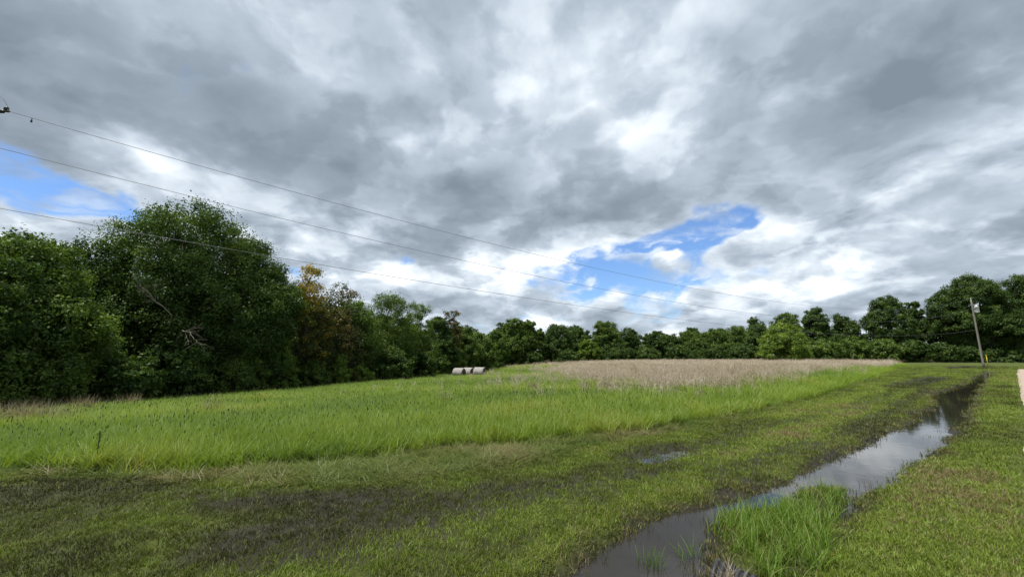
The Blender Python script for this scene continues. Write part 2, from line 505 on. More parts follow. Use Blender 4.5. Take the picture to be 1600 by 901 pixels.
# ground
def ground_material():
    m, nt, out = mat_new('soil_and_thatch'); L = nt.links
    geo = N(nt, 'ShaderNodeNewGeometry')
    def noise(scale, det, rough=0.6):
        n = N(nt, 'ShaderNodeTexNoise'); n.inputs['Scale'].default_value = scale; n.inputs['Detail'].default_value = det; n.inputs['Roughness'].default_value = rough
        L.new(geo.outputs['Position'], n.inputs['Vector']); return n.outputs['Fac']
    def att(nm):
        a = N(nt, 'ShaderNodeAttribute'); a.attribute_name = nm; return a.outputs['Fac']
    def mixc(f, a, b):
        x = N(nt, 'ShaderNodeMix', data_type='RGBA')
        L.new(f, x.inputs['Factor']); L.new(a, x.inputs['A']); L.new(b, x.inputs['B']); return x.outputs['Result']
    fine = noise(60, 6, 0.7); mid = noise(3.0, 6)
    lawn = ramp_node(nt, mid, [(0.30, (0.040, 0.050, 0.010)), (0.55, (0.072, 0.098, 0.012)), (0.75, (0.096, 0.126, 0.020))])
    lawn2 = ramp_node(nt, fine, [(0.3, (0.020, 0.024, 0.008)), (0.7, (0.085, 0.115, 0.018))])
    half = N(nt, 'ShaderNodeValue'); half.outputs[0].default_value = 0.5
    lawn = mixc(half.outputs[0], lawn, lawn2)
    field = ramp_node(nt, mid, [(0.3, (0.040, 0.060, 0.014)), (0.7, (0.075, 0.110, 0.022))])
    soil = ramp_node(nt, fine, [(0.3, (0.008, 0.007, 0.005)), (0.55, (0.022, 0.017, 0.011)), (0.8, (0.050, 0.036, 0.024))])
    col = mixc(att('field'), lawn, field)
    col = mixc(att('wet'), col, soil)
    b = N(nt, 'ShaderNodeBsdfPrincipled')
    L.new(col, b.inputs['Base Color'])
    mr = N(nt, 'ShaderNodeMapRange'); L.new(att('wet'), mr.inputs[0])
    mr.inputs[1].default_value, mr.inputs[2].default_value = 0.5, 1.0
    mr.inputs[3].default_value, mr.inputs[4].default_value = 0.95, 0.50
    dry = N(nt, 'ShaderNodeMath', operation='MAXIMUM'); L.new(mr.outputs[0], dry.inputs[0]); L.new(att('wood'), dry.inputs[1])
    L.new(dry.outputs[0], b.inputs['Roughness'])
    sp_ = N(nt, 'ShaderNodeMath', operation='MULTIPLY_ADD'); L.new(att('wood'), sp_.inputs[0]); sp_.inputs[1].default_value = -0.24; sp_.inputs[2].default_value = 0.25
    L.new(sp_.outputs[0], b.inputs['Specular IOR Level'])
    bp = N(nt, 'ShaderNodeBump'); bp.inputs['Strength'].default_value = 0.7; bp.inputs['Distance'].default_value = 0.03
    L.new(fine, bp.inputs['Height']); L.new(bp.outputs[0], b.inputs['Normal'])
    L.new(b.outputs[0], out.inputs['Surface'])
    return m

def water_material():
    m, nt, out = mat_new('muddy_water'); L = nt.links
    geo = N(nt, 'ShaderNodeNewGeometry')
    n = N(nt, 'ShaderNodeTexNoise'); n.inputs['Scale'].default_value = 5.0; n.inputs['Detail'].default_value = 3
    L.new(geo.outputs['Position'], n.inputs['Vector'])
    b = N(nt, 'ShaderNodeBsdfPrincipled')
    b.inputs['Base Color'].default_value = (0.022, 0.019, 0.015, 1)
    b.inputs['Roughness'].default_value = 0.03
    b.inputs['IOR'].default_value = 1.34
    bp = N(nt, 'ShaderNodeBump'); bp.inputs['Strength'].default_value = 0.05; bp.inputs['Distance'].default_value = 0.02
    L.new(n.outputs['Fac'], bp.inputs['Height']); L.new(bp.outputs[0], b.inputs['Normal'])
    L.new(b.outputs[0], out.inputs['Surface'])
    return m

M_ground = ground_material()
M_water = water_material()
M_gravel = plain_material('pinkish_gravel', (0.22, 0.17, 0.13), (0.42, 0.345, 0.28), 35, 0.95, bump_s=0.6)
M_road = plain_material('asphalt', (0.10, 0.10, 0.10), (0.16, 0.16, 0.155), 20, 0.9)
M_bark = plain_material('bark', (0.030, 0.024, 0.019), (0.085, 0.070, 0.056), 5, 0.9, bump_s=0.5, stretch=(1, 1, 0.2))
M_dead = plain_material('bleached_dead_wood', (0.10, 0.085, 0.07), (0.26, 0.23, 0.20), 6, 0.9, stretch=(1, 1, 0.3))
M_pole = plain_material('weathered_pole', (0.13, 0.12, 0.105), (0.25, 0.235, 0.21), 8, 0.9, stretch=(1, 1, 0.1))
M_galv = plain_material('galvanised_steel', (0.58, 0.60, 0.62), (0.70, 0.72, 0.74), 3, 0.5, 0.2)
M_ceramic = plain_material('glazed_ceramic', (0.55, 0.55, 0.53), (0.7, 0.7, 0.68), 3, 0.25)
M_darkins = plain_material('dark_polymer', (0.03, 0.03, 0.035), (0.06, 0.06, 0.065), 10, 0.5)
M_wire = plain_material('aluminium_cable', (0.13, 0.135, 0.145), (0.19, 0.195, 0.205), 10, 0.6)
M_yellow = plain_material('yellow_plastic', (0.55, 0.42, 0.03), (0.65, 0.50, 0.05), 4, 0.6)
M_bale = plain_material('weathered_hay_in_net', (0.15, 0.14, 0.13), (0.40, 0.38, 0.36), 5, 0.95, bump_s=0.5, stretch=(0.5, 3, 3))
M_baleend_shaded = plain_material('baled_hay_end_shaded', (0.04, 0.034, 0.027), (0.11, 0.09, 0.07), 14, 1.0, bump_s=0.6)  # hay colour darkened so the shade on the bale ends is painted in
M_pipe = plain_material('black_plastic_pipe', (0.014, 0.015, 0.017), (0.050, 0.052, 0.058), 9, 0.5)

# leaves: tint 0..1 is the leaf's own colour
M_leaf_dark = leaf_material('leaf_dark', [(0.0, (0.0314, 0.0628, 0.0150)), (0.5, (0.0599, 0.1066, 0.0218)), (1.0, (0.1285, 0.1845, 0.0383))])
M_leaf_mid = leaf_material('leaf_mid', [(0.0, (0.0486, 0.0875, 0.0178)), (0.5, (0.0942, 0.1503, 0.0273)), (1.0, (0.1713, 0.2391, 0.0465))])
M_leaf_light = leaf_material('leaf_light', [(0.0, (0.0856, 0.1435, 0.0218)), (0.5, (0.1499, 0.2255, 0.0328)), (1.0, (0.2427, 0.3143, 0.0615))])
M_leaf_yellow = leaf_material('leaf_yellowing', [(0.0, (0.035, 0.060, 0.014)), (0.45, (0.070, 0.095, 0.020)), (0.6, (0.15, 0.14, 0.02)), (1.0, (0.38, 0.26, 0.03))])
M_leaf_brown = leaf_material('leaf_browning', [(0.0, (0.040, 0.058, 0.016)), (0.5, (0.075, 0.080, 0.026)), (1.0, (0.17, 0.125, 0.05))])

M_tall = leaf_material('tall_grass_blade', [(0.0, (0.100, 0.165, 0.026)), (0.45, (0.165, 0.248, 0.038)), (0.75, (0.235, 0.305, 0.055)), (1.0, (0.32, 0.28, 0.10))], instancer=True, transl=0.42, gloss=0.02, warm=(1.15, 1.15, 0.45))
M_mown = leaf_material('mown_grass_blade', [(0.0, (0.030, 0.032, 0.010)), (0.3, (0.064, 0.074, 0.013)), (0.6, (0.120, 0.168, 0.018)), (0.85, (0.19, 0.26, 0.034)), (1.0, (0.17, 0.13, 0.065))], instancer=True, transl=0.30, gloss=0.018)
M_straw = leaf_material('dry_grass_blade', [(0.0, (0.075, 0.115, 0.014)), (0.4, (0.115, 0.135, 0.028)), (0.75, (0.18, 0.15, 0.07)), (1.0, (0.24, 0.19, 0.12))], instancer=True, transl=0.25, gloss=0.04)
M_seed = leaf_material('seeding_grass_stem', [(0.0, (0.17, 0.18, 0.07)), (0.3, (0.38, 0.31, 0.22)), (0.7, (0.56, 0.465, 0.375)), (1.0, (0.70, 0.62, 0.53))], instancer=True, transl=0.25, gloss=0.03, warm=(1.1, 1.0, 0.9))
M_darkseed = plain_material('dark_seed_head', (0.020, 0.016, 0.012), (0.05, 0.04, 0.03), 10, 0.9)
M_clump = leaf_material('ditch_grass_blade', [(0.0, (0.060, 0.110, 0.016)), (0.5, (0.105, 0.190, 0.022)), (0.85, (0.17, 0.26, 0.035)), (1.0, (0.28, 0.26, 0.10))], transl=0.42, gloss=0.02)
M_strawg = leaf_material('dry_tuft_blade', [(0.0, (0.12, 0.10, 0.055)), (0.5, (0.24, 0.195, 0.13)), (1.0, (0.42, 0.35, 0.26))], transl=0.2, gloss=0.03)

# ================================================================== the ground sheet
th_f = np.radians(np.arange(-72, 72.01, 0.16))
th_b = np.radians(np.arange(74, 287, 2.0))
TH = np.concatenate((th_f, th_b))
RR = np.concatenate(([0.35], np.geomspace(0.6, 160, 520), np.geomspace(165, 2500, 40)))
rr, tt = np.meshgrid(RR, TH, indexing='ij')
gx, gy = (rr * np.sin(tt)).ravel(), (rr * np.cos(tt)).ravel()
gz = terrain(gx, gy)
nT, nR = len(TH), len(RR)
i, j = np.meshgrid(np.arange(nR - 1), np.arange(nT), indexing='ij')
gq = np.stack((i * nT + j, i * nT + (j + 1) % nT, (i + 1) * nT + (j + 1) % nT, (i + 1) * nT + j), -1).reshape(-1, 4)[:, ::-1]
gcent = np.array([[0, 0, float(terrain(np.array([0.0]), np.array([0.0]))[0])]])
gV = np.vstack((np.stack((gx, gy, gz), 1), gcent))
jj = np.arange(nT)
gtri = np.stack((np.full(nT, len(gx)), (jj + 1) % nT, jj), 1)
gw = np.zeros(len(gx)); nearm = np.hypot(gx, gy) < 110
gw[nearm] = wetness(gx[nearm], gy[nearm])
gf = sstep(0.1, -0.3, sdf(gx, gy, FIELD))
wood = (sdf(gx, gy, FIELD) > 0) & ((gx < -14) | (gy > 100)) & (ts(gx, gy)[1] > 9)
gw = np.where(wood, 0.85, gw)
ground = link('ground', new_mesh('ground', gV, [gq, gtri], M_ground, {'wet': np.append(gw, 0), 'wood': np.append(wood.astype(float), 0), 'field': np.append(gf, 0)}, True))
tag(ground, 'gently falling field and mown verge, wet dark soil under the grass', 'ground', kind='structure')

# water sheets
def sheet(name, poly, z, mat, label, cat, pad=0.9, kind='structure'):
    P = np.array(poly); lo, hi = P.min(0) - pad, P.max(0) + pad
    step = max(0.12, (hi - lo).max() / 220)
    X, Y = np.meshgrid(np.arange(lo[0], hi[0], step), np.arange(lo[1], hi[1], step), indexing='ij')
    d = sdf(X, Y, poly)
    idx = -np.ones(X.shape, dtype=int)
    cell = (np.maximum.reduce([d[:-1, :-1], d[1:, :-1], d[1:, 1:], d[:-1, 1:]]) < pad)
    used = np.zeros(X.shape, dtype=bool)
    used[:-1, :-1] |= cell; used[1:, :-1] |= cell; used[1:, 1:] |= cell; used[:-1, 1:] |= cell
    idx[used] = np.arange(used.sum())
    V = np.stack((X[used], Y[used], np.full(used.sum(), z) if np.isscalar(z) else z(X[used], Y[used])), 1)
    q = np.stack((idx[:-1, :-1][cell], idx[1:, :-1][cell], idx[1:, 1:][cell], idx[:-1, 1:][cell]), 1)
    return tag(link(name, new_mesh(name, V, q, mat, None, True)), label, cat, kind=kind)
sheet('ditch_water', DITCH, WATER_Z, M_water, 'still muddy water lying along the mown ditch, reflecting the clouds', 'water', pad=0.7)
plabs = ('small shallow puddle in a wheel rut between the tall grass and the ditch', 'dark shallow puddles in the far mown grass left of the ditch end', 'thin far puddle in the mown grass just left of the utility pole')
for p, lb in zip(PUDDLES, plabs):
    c = np.mean(p, 0)
    zz = float(np.median(terrain(*np.array(p).T)))
    sheet('puddle_water', p, zz - 0.006, M_water, lb, 'puddle', pad=0.25)

# gravel drive and the far road
def strip(name, left, right, mat, lift, label, cat, n=120):
    def res(P):
        P = np.array(P); s = np.concatenate(([0], np.cumsum(np.hypot(*np.diff(P, axis=0).T))))
        q = np.linspace(0, s[-1], n); return np.stack((np.interp(q, s, P[:, 0]), np.interp(q, s, P[:, 1])), 1)
    a, b = res(left), res(right); m = 14
    f = np.linspace(0, 1, m)[None, :, None]
    P = a[:, None] * (1 - f) + b[:, None] * f
    edge = (np.abs(f - 0.5) > 0.42)
    P = P + 0.10 * edge * (np.stack((fbm(P[..., 0], P[..., 1], 1.1, 3, 3.3), fbm(P[..., 0], P[..., 1], 1.1, 3, 9.3)), -1) - 0.5) * 1.6
    x, y = P[..., 0].ravel(), P[..., 1].ravel()
    V = np.stack((x, y, terrain(x, y) + lift), 1)
    i, j = np.meshgrid(np.arange(n - 1), np.arange(m - 1), indexing='ij')
    q = np.stack((i * m + j, i * m + j + 1, (i + 1) * m + j + 1, (i + 1) * m + j), -1).reshape(-1, 4)[:, ::-1]
    return tag(link(name, new_mesh(name, V, q, mat, None, True)), label, cat, kind='structure')
gl = [tuple(np.array(GRAVEL_L[0]) - AX * 16)] + GRAVEL_L + [tuple(np.array(GRAVEL_L[-1]) + np.array((30, 3)))]
gr = [tuple(np.array(p) - NX * 3.4) for p in gl]
strip('gravel_drive', gl, gr, M_gravel, 0.025, 'pale pinkish gravel drive along the edge of the mown verge', 'drive')
strip('road', [(400, 88), (140, 90), (112, 92), (98, 99), (90, 112), (86, 140)], [(400, 82), (140, 84), (110, 86), (94, 94), (85, 108), (80, 140)], M_road, 0.03, 'narrow grey road crossing behind the utility pole', 'road')

# ================================================================== grass
rng = np.random.RandomState(11)

def blades(rs, n, h0, h1, w, lean, curve, spread, segs=4, flat=0.0, kink=0.0):
    """n tapered ribbon blades rooted in a small disc"""
    a = rs.rand(n) * 2 * math.pi
    rad = spread * np.sqrt(rs.rand(n)); b = rs.rand(n) * 2 * math.pi
    root = np.stack((rad * np.cos(b), rad * np.sin(b), np.full(n, -0.01)), 1)
    H = h0 + (h1 - h0) * rs.rand(n)
    W = w * (0.7 + 0.6 * rs.rand(n))
    l0 = lean * rs.rand(n) + flat
    cv = curve * (0.4 + rs.rand(n))
    d = np.stack((np.cos(a), np.sin(a), np.zeros(n)), 1)
    tw = a + math.pi / 2 + rs.randn(n) * 0.5
    side = np.stack((np.cos(tw), np.sin(tw), np.zeros(n)), 1)
    P = [root]; ang = l0.copy()
    for k in range(segs):
        step = H / segs
        P.append(P[-1] + step[:, None] * (np.sin(ang)[:, None] * d + np.cos(ang)[:, None] * np.array((0, 0, 1.))))
        ang = np.minimum(ang + cv / segs * (1 + kink * (k == segs - 2)), 1.9)
    V = []; 
    for k in range(segs + 1):
        f = k / segs
        ww = W * (1 - f ** 1.6) * 0.5 + W * 0.03
        V.append(P[k] - side * ww[:, None]); V.append(P[k] + side * ww[:, None])
    V = np.stack(V, 1)                       # n, 2(segs+1), 3
    m = 2 * (segs + 1)
    base = (np.arange(n) * m)[:, None]
    q = np.concatenate([base + np.array((2 * k, 2 * k + 1, 2 * k + 3, 2 * k + 2))[None] for k in range(segs)], 0)
    return V.reshape(-1, 3), q, np.stack(P, 1)

def kit(name, objs):
    c = bpy.data.collections.new(name)
    for k, me in enumerate(objs):
        o = bpy.data.objects.new(f'{name}_{k:02d}', me); c.objects.link(o)
    return c

def scatter(name, x, y, scl, rz, idx, tint, coll, label, cat, tilt=0.0, rs=rng):
    n = len(x)
    z = terrain(x, y)
    me = bpy.data.meshes.new(name)
    me.vertices.add(n); me.vertices.foreach_set('co', np.stack((x, y, z), 1).astype(np.float32).ravel())
    def att(nm, typ, key, arr):
        a = me.attributes.new(nm, typ, 'POINT'); a.data.foreach_set(key, arr.astype(np.int32 if typ == 'INT' else np.float32).ravel())
    att('scl', 'FLOAT_VECTOR', 'vector', scl)
    rot = np.stack((rs.randn(n) * tilt, rs.randn(n) * tilt, rz), 1)
    att('rot', 'FLOAT_VECTOR', 'vector', rot)
    att('idx', 'INT', 'value', idx)
    att('tint', 'FLOAT', 'value', np.clip(tint, 0, 1))
    o = link(name, me)
    ng = bpy.data.node_groups.new(name, 'GeometryNodeTree')
    ng.interface.new_socket('Geometry', in_out='INPUT', socket_type='NodeSocketGeometry')
    ng.interface.new_socket('Geometry', in_out='OUTPUT', socket_type='NodeSocketGeometry')
    gi = ng.nodes.new('NodeGroupInput'); go = ng.nodes.new('NodeGroupOutput')
    ci = ng.nodes.new('GeometryNodeCollectionInfo'); ci.inputs['Collection'].default_value = coll
    ci.inputs['Separate Children'].default_value = True; ci.inputs['Reset Children'].default_value = True
    ip = ng.nodes.new('GeometryNodeInstanceOnPoints'); ip.inputs['Pick Instance'].default_value = True
    def na(nm, typ):
        k = ng.nodes.new('GeometryNodeInputNamedAttribute'); k.data_type = typ; k.inputs['Name'].default_value = nm
        return next(s for s in k.outputs if s.enabled and s.name == 'Attribute')
    ng.links.new(gi.outputs[0], ip.inputs['Points'])
    ng.links.new(ci.outputs[0], ip.inputs['Instance'])
    ng.links.new(na('idx', 'INT'), ip.inputs['Instance Index'])
    er = ng.nodes.new('FunctionNodeEulerToRotation')
    ng.links.new(na('rot', 'FLOAT_VECTOR'), er.inputs[0]); ng.links.new(er.outputs[0], ip.inputs['Rotation'])
    ng.links.new(na('scl', 'FLOAT_VECTOR'), ip.inputs['Scale'])
    ng.links.new(ip.outputs[0], go.inputs[0])
    md = o.modifiers.new('scatter', 'NODES'); md.node_group = ng
    return tag(o, label, cat, kind='stuff')

def ring_points(rs, r0, r1, rho, half=68, nb=90):
    X, Y = [], []
    e = np.geomspace(r0, r1, nb)
    for a, b in zip(e[:-1], e[1:]):
        area = math.radians(2 * half) / 2 * (b * b - a * a)
        n = rs.poisson(area * rho(0.5 * (a + b)))
        r = np.sqrt(a * a + (b * b - a * a) * rs.rand(n)); t = np.radians((rs.rand(n) * 2 - 1) * half)
        X.append(r * np.sin(t)); Y.append(r * np.cos(t))
    return np.concatenate(X), np.concatenate(Y)

# --- tufts
tall_kit = []
for k in range(8):
    V, q, P = blades(rng, 16, 0.34, 0.62, 0.011, 0.35, 0.9, 0.09, 5)
    if k == 2:                       # some carry a dark seed head on a stem
        nb = 1
        V2, q2, P2 = blades(rng, nb, 0.50, 0.72, 0.004, 0.15, 0.25, 0.05, 3)
        tips = P2[:, -1]
        s = Shape()
        for tpt in tips: s.tube(np.array((tpt - (0, 0, 0.035), tpt, tpt + (0.004, 0, 0.03))), (0.003, 0.0055, 0.002), 5, False)
        sv = np.vstack(s.V); sq = np.vstack(s.Q)
        me = new_mesh('tall_tuft', np.vstack((V, V2, sv)), [np.vstack((q, q2 + len(V), sq + len(V) + len(V2)))], M_tall)
        me.materials.append(M_darkseed)
        mi = np.zeros(len(q) + len(q2) + len(sq), dtype=np.int32); mi[len(q) + len(q2):] = 1
        me.polygons.foreach_set('material_index', mi)
    else:
        me = new_mesh('tall_tuft', V, q, M_tall)
    tall_kit.append(me)
tall_kit = kit('tall_tufts', tall_kit)

x, y = ring_points(rng, 4, 150, lambda r: 105 * min(1.0, (9.0 / r) ** 1.3))
sd = sdf(x, y, FIELD); sb = sdf(x, y, BROWN)
t_, s_ = ts(x, y)
br = sstep(3.0, -6.0, sb + 0.38 * np.hypot(x, y) * (fbm(x, y, 0.3, 4, 3.0) - 0.5))
keep = (sd < 0.12 * rng.randn(len(x))) & (rng.rand(len(x)) > 0.38 * br)
x, y, br = x[keep], y[keep], br[keep]
r = np.hypot(x, y)
tn = fbm(x, y, 0.35, 4, 5.0); tn2 = fbm(x, y, 0.09, 3, 15.0)
tint = 0.45 + 1.1 * (tn - 0.5) + 0.9 * (tn2 - 0.5) + 0.15 * rng.randn(len(x)) + 0.06 * (rng.rand(len(x)) > 0.96)
hs = (0.85 + 0.5 * (tn - 0.5) + 0.12 * rng.randn(len(x))) * np.interp(-sdf(x, y, FIELD), (0, 1.2), (0.72, 1.0))
ws = np.clip((r / 9.0) ** 0.5, 1.0, 3.2)
scatter('tall_field_grass', x, y, np.stack((ws, ws, hs), 1), rng.rand(len(x)) * 6.283, rng.randint(0, 8, len(x)), tint, tall_kit,
        'bright green knee high grass covering the open field', 'tall grass', 0.10)
N_TALL = len(x)

# --- brown seeding grass in the far middle of the field
seed_kit = []
for k in range(6):
    V, q, P = blades(rng, 12, 0.55, 0.90, 0.006, 0.22, 0.35, 0.14, 4)
    parts_v, parts_q, n0 = [V], [q], len(V)
    for tip, prev in zip(P[:, -1], P[:, -2]):   # loose panicle
        ax = (tip - prev) / np.linalg.norm(tip - prev)
        nb = 5
        c = tip - ax * (rng.rand(nb) * 0.16)[:, None]
        o = rng.randn(nb, 3) * 0.02 + ax * 0.05
        sdv = np.cross(o, rng.randn(nb, 3)); sdv /= np.linalg.norm(sdv, axis=1)[:, None]; sdv *= 0.0045
        V2 = np.stack((c - sdv * 0.3, c + o * 0.6 + sdv, c + o * 1.3, c + o * 0.6 - sdv), 1).reshape(-1, 3)
        parts_v.append(V2); parts_q.append(np.arange(nb * 4).reshape(-1, 4) + n0); n0 += len(V2)
    seed_kit.append(new_mesh('seeding_tuft', np.vstack(parts_v), np.vstack(parts_q), M_seed))
seed_kit = kit('seeding_tufts', seed_kit)
x, y = ring_points(rng, 15, 150, lambda r: 24 * min(1.0, (20.0 / r) ** 1.1), half=60)
sb = sdf(x, y, BROWN) + 0.38 * np.hypot(x, y) * (fbm(x, y, 0.3, 4, 3.0) - 0.5)
br = sstep(3.0, -6.0, sb)
keep = (rng.rand(len(x)) < br * (0.10 + 1.5 * sstep(0.3, 0.7, fbm(x, y, 0.9, 3, 2.0)))) | ((rng.rand(len(x)) < 0.10 * sstep(0.45, 0.65, fbm(x, y, 0.3, 3, 12.)) * sstep(14, 26, np.hypot(x, y)) * sstep(-12, 2, x)) & (sdf(x, y, FIELD) < -2))
keep &= sdf(x, y, FIELD) < -0.5
x, y = x[keep], y[keep]; r = np.hypot(x, y)
tint = 0.52 + 0.8 * (fbm(x, y, 0.25, 3, 7.0) - 0.5) + 0.16 * rng.randn(len(x))
ws = np.clip((r / 22.0) ** 0.6, 1.0, 2.6)
hs = 0.95 + 0.18 * rng.randn(len(x))
scatter('brown_seeding_grass', x, y, np.stack((ws, ws, hs), 1), rng.rand(len(x)) * 6.283, rng.randint(0, 6, len(x)), tint, seed_kit,
        'pinkish brown seeding grass across the far middle of the field', 'dry grass', 0.10)
N_SEED = len(x)

# --- grass laid over along the mowing line
flat_kit = []
for k in range(6):
    V, q, P = blades(rng, 18, 0.25, 0.50, 0.008, 0.45, 0.6, 0.12, 4, flat=0.85)
    V = V * (1, 1, 0.8)
    flat_kit.append(new_mesh('laid_tuft', V, q, M_straw))
flat_kit = kit('laid_tufts', flat_kit)
x, y = ring_points(rng, 4, 45, lambda r: 110 * min(1.0, (8.0 / r) ** 1.3))
sb = sdf(x, y, BAND)
keep = (sb < 0.10 * rng.randn(len(x))) & (rng.rand(len(x)) < 0.25 + 1.1 * fbm(x, y, 1.0, 3, 21.0))
x, y = x[keep], y[keep]
tint = 0.30 + 1.3 * (fbm(x, y, 0.9, 4, 31.0) - 0.5) + 0.15 * rng.randn(len(x))
ws = np.clip((np.hypot(x, y) / 9) ** 0.5, 0.9, 2.0); n = len(x)
scatter('flattened_dry_grass', x, y, np.stack((ws, ws, 0.7 + 0.3 * rng.rand(n)), 1), rng.rand(n) * 6.283, rng.randint(0, 6, n), tint, flat_kit,
        'pale flattened grass lying along the front edge of the tall field', 'flattened grass', 0.08)

# --- mown grass
mown_kit = []
for k in range(8):
    V, q, P = blades(rng, 15, 0.028, 0.075, 0.0062, 0.75, 0.6, 0.075, 3)
    mown_kit.append(new_mesh('mown_tuft', V, q, M_mown))
mown_kit = kit('mown_tufts', mown_kit)
x, y = ring_points(rng, 1.8, 95, lambda r: 520 * min(1.0, (5.5 / r) ** 1.55))
gpoly = gl + gr[::-1]
t_, s_ = ts(x, y)
inmown = (sdf(x, y, MOWN_LIM) > -0.05) & ~((x < -14) & (y > 9)) & (y < 96)
inmown &= sdf(x, y, gpoly) > 0.05
w = wetness(x, y)
z = terrain(x, y)
dd = sdf(x, y, DITCH)
for p in PUDDLES: inmown &= ~((sdf(x, y, p) < 0.0) & (rng.rand(len(x)) < 0.5))
drowned = (z < WATER_Z - 0.005) & (dd < 0.6)
inmown &= ~(drowned & ((dd < -0.32) | (rng.rand(len(x)) > 0.10)))
keep = inmown & (rng.rand(len(x)) < 1.0 - 0.42 * w)
x, y, w, dd, s_, drowned = x[keep], y[keep], w[keep], dd[keep], s_[keep], drowned[keep]
n = len(x); r = np.hypot(x, y)
pn = fbm(x, y, 0.8, 4, 41.0); pn2 = fbm(x, y, 0.22, 3, 51.0)
tint = 0.56 + 0.8 * (pn - 0.5) + 0.8 * (pn2 - 0.5) - 0.40 * w + 0.15 * rng.randn(n)
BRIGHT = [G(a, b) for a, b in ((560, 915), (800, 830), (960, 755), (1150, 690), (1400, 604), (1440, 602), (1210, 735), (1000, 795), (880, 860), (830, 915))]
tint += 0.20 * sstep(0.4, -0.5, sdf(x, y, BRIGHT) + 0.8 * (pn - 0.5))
tint += 0.8 * (fbm((x * AX[0] + y * AX[1]) * 0.12, s_ * 1.3, 1.0, 3, 61.0) - 0.5)
sog = sstep(0.5, -0.5, sdf(x, y, SOGGY)); tint -= 0.13 * sog; hs_sog = 1.0 - 0.12 * sog
right = (s_ < -0.2); tint[right] = 0.60 + 0.26 * (tint[right] - 0.60)
# dead brown rim on the bank
rim = (dd < 0.5) & (rng.rand(n) < 0.35 * sstep(0.5, 0.1, dd)); tint[rim] = 0.93 + 0.07 * rng.rand(rim.sum())
dead = rng.rand(n) < 0.02 * (s_ > -0.2); tint[dead] = 0.95
ws = np.clip((r / 5.5) ** 0.5, 1.0, 3.0)
hs = (0.75 + 0.45 * rng.rand(n)) * np.clip((r / 12) ** 0.25, 0.85, 1.5)
hs *= hs_sog; hs[drowned] *= 2.6; tint[drowned] += 0.2
scatter('mown_grass', x, y, np.stack((ws, ws, hs), 1), rng.rand(n) * 6.283, rng.randint(0, 8, n), tint, mown_kit,
        'short mown grass of the wet verge on both sides of the ditch', 'mown grass', 0.12)
N_MOWN = n

# --- single clumps that can be told apart
def clump(name, label, cat, spots, n, h0, h1, w, mat, lean=0.35, curve=0.8, spread=0.12, tint=(0.45, 0.2), group=None, seeds=0, zoff=0.0):
    Vs, Qs, T, n0 = [], [], [], 0
    cx, cy_ = np.mean([p[0] for p in spots]), np.mean([p[1] for p in spots])
    cz = Zt(cx, cy_)
    for (sx, sy) in spots:
        V, q, P = blades(rng, n, h0, h1, w, lean, curve, spread, 5)
        V = V + np.array((sx - cx, sy - cy_, Zt(sx, sy) - cz + zoff))
        Vs.append(V); Qs.append(q + n0); n0 += len(V)
        T.append(np.repeat(np.clip(tint[0] + tint[1] * rng.randn(n), 0, 1), 12))
    o = link(name, new_mesh(name, np.vstack(Vs), np.vstack(Qs), mat, {'tint': np.concatenate(T)}), None, (cx, cy_, cz))
    return tag(o, label, cat, group)

CL = [G(a, b, -0.05) for a, b in ((1112, 826), (1142, 803), (1222, 799), (1258, 768), (1322, 768), (1322, 790), (1288, 835), (1295, 875), (1270, 930), (1200, 930), (1150, 868))]
lo, hi = np.min(CL, 0), np.max(CL, 0)
cand = lo + (hi - lo) * rng.rand(1500, 2)
cand = cand[sdf(cand[:, 0], cand[:, 1], CL) < 0.0]
cand = cand[:165]
clump('ditch_grass_clump', 'big clump of long green grass standing in the ditch beside the culvert pipe', 'grass clump', [tuple(p) for p in cand], 16, 0.07, 0.31, 0.006, M_clump, 0.55, 1.0, 0.07, (0.6, 0.22))
def spots(px, py, k, sp, z=0.0):
    c = np.array(G(px, py, z)); return [tuple(c + rng.randn(2) * sp) for _ in range(k)]
clump('water_grass_tuft', 'thin tuft of grass rising from the ditch water left of the pipe', 'grass tuft', spots(1017, 878, 9, 0.05, WATER_Z), 9, 0.12, 0.24, 0.005, M_clump, 0.3, 0.6, 0.05, (0.4, 0.2), zoff=0.10)
clump('water_grass_tuft', 'low broken grass tuft in the water just beside the pipe mouth', 'grass tuft', spots(1085, 873, 6, 0.05, WATER_Z), 6, 0.10, 0.22, 0.005, M_clump, 0.7, 0.9, 0.05, (0.4, 0.2), zoff=0.08)
def field_spot(px, py):
    lo_, hi_ = 3.0, 160.0
    d = ray(px, py)
    for _ in range(60):
        m_ = (lo_ + hi_) / 2; k = m_ / d[1]
        if CAM_Z + d[2] * k > Zt(d[0] * k, m_): lo_ = m_
        else: hi_ = m_
    k = lo_ / d[1]; return (d[0] * k, lo_)
for px, py, k, h, lb in ((831, 616, 10, 0.85, 'straw coloured dry tuft standing alone left of the brown grass'), (917, 613, 8, 0.8, 'small dark dry tuft just in front of the left end of the brown grass'),
                        (947, 612, 9, 0.85, 'dry brownish tuft right beside the small dark tuft'), (700, 637, 7, 0.7, 'faint dry tuft in the green field below the hay bales'),
                        (1060, 600, 8, 0.8, 'dry tuft at the front fringe of the brown grass')):
    c = np.array(field_spot(px, py))
    clump('dry_grass_tuft', lb, 'grass tuft', [tuple(c + rng.randn(2) * 0.16) for _ in range(k)], 22, h * 0.6, h * 1.05, 0.011, M_strawg, 0.4, 0.5, 0.14, (0.45, 0.25))
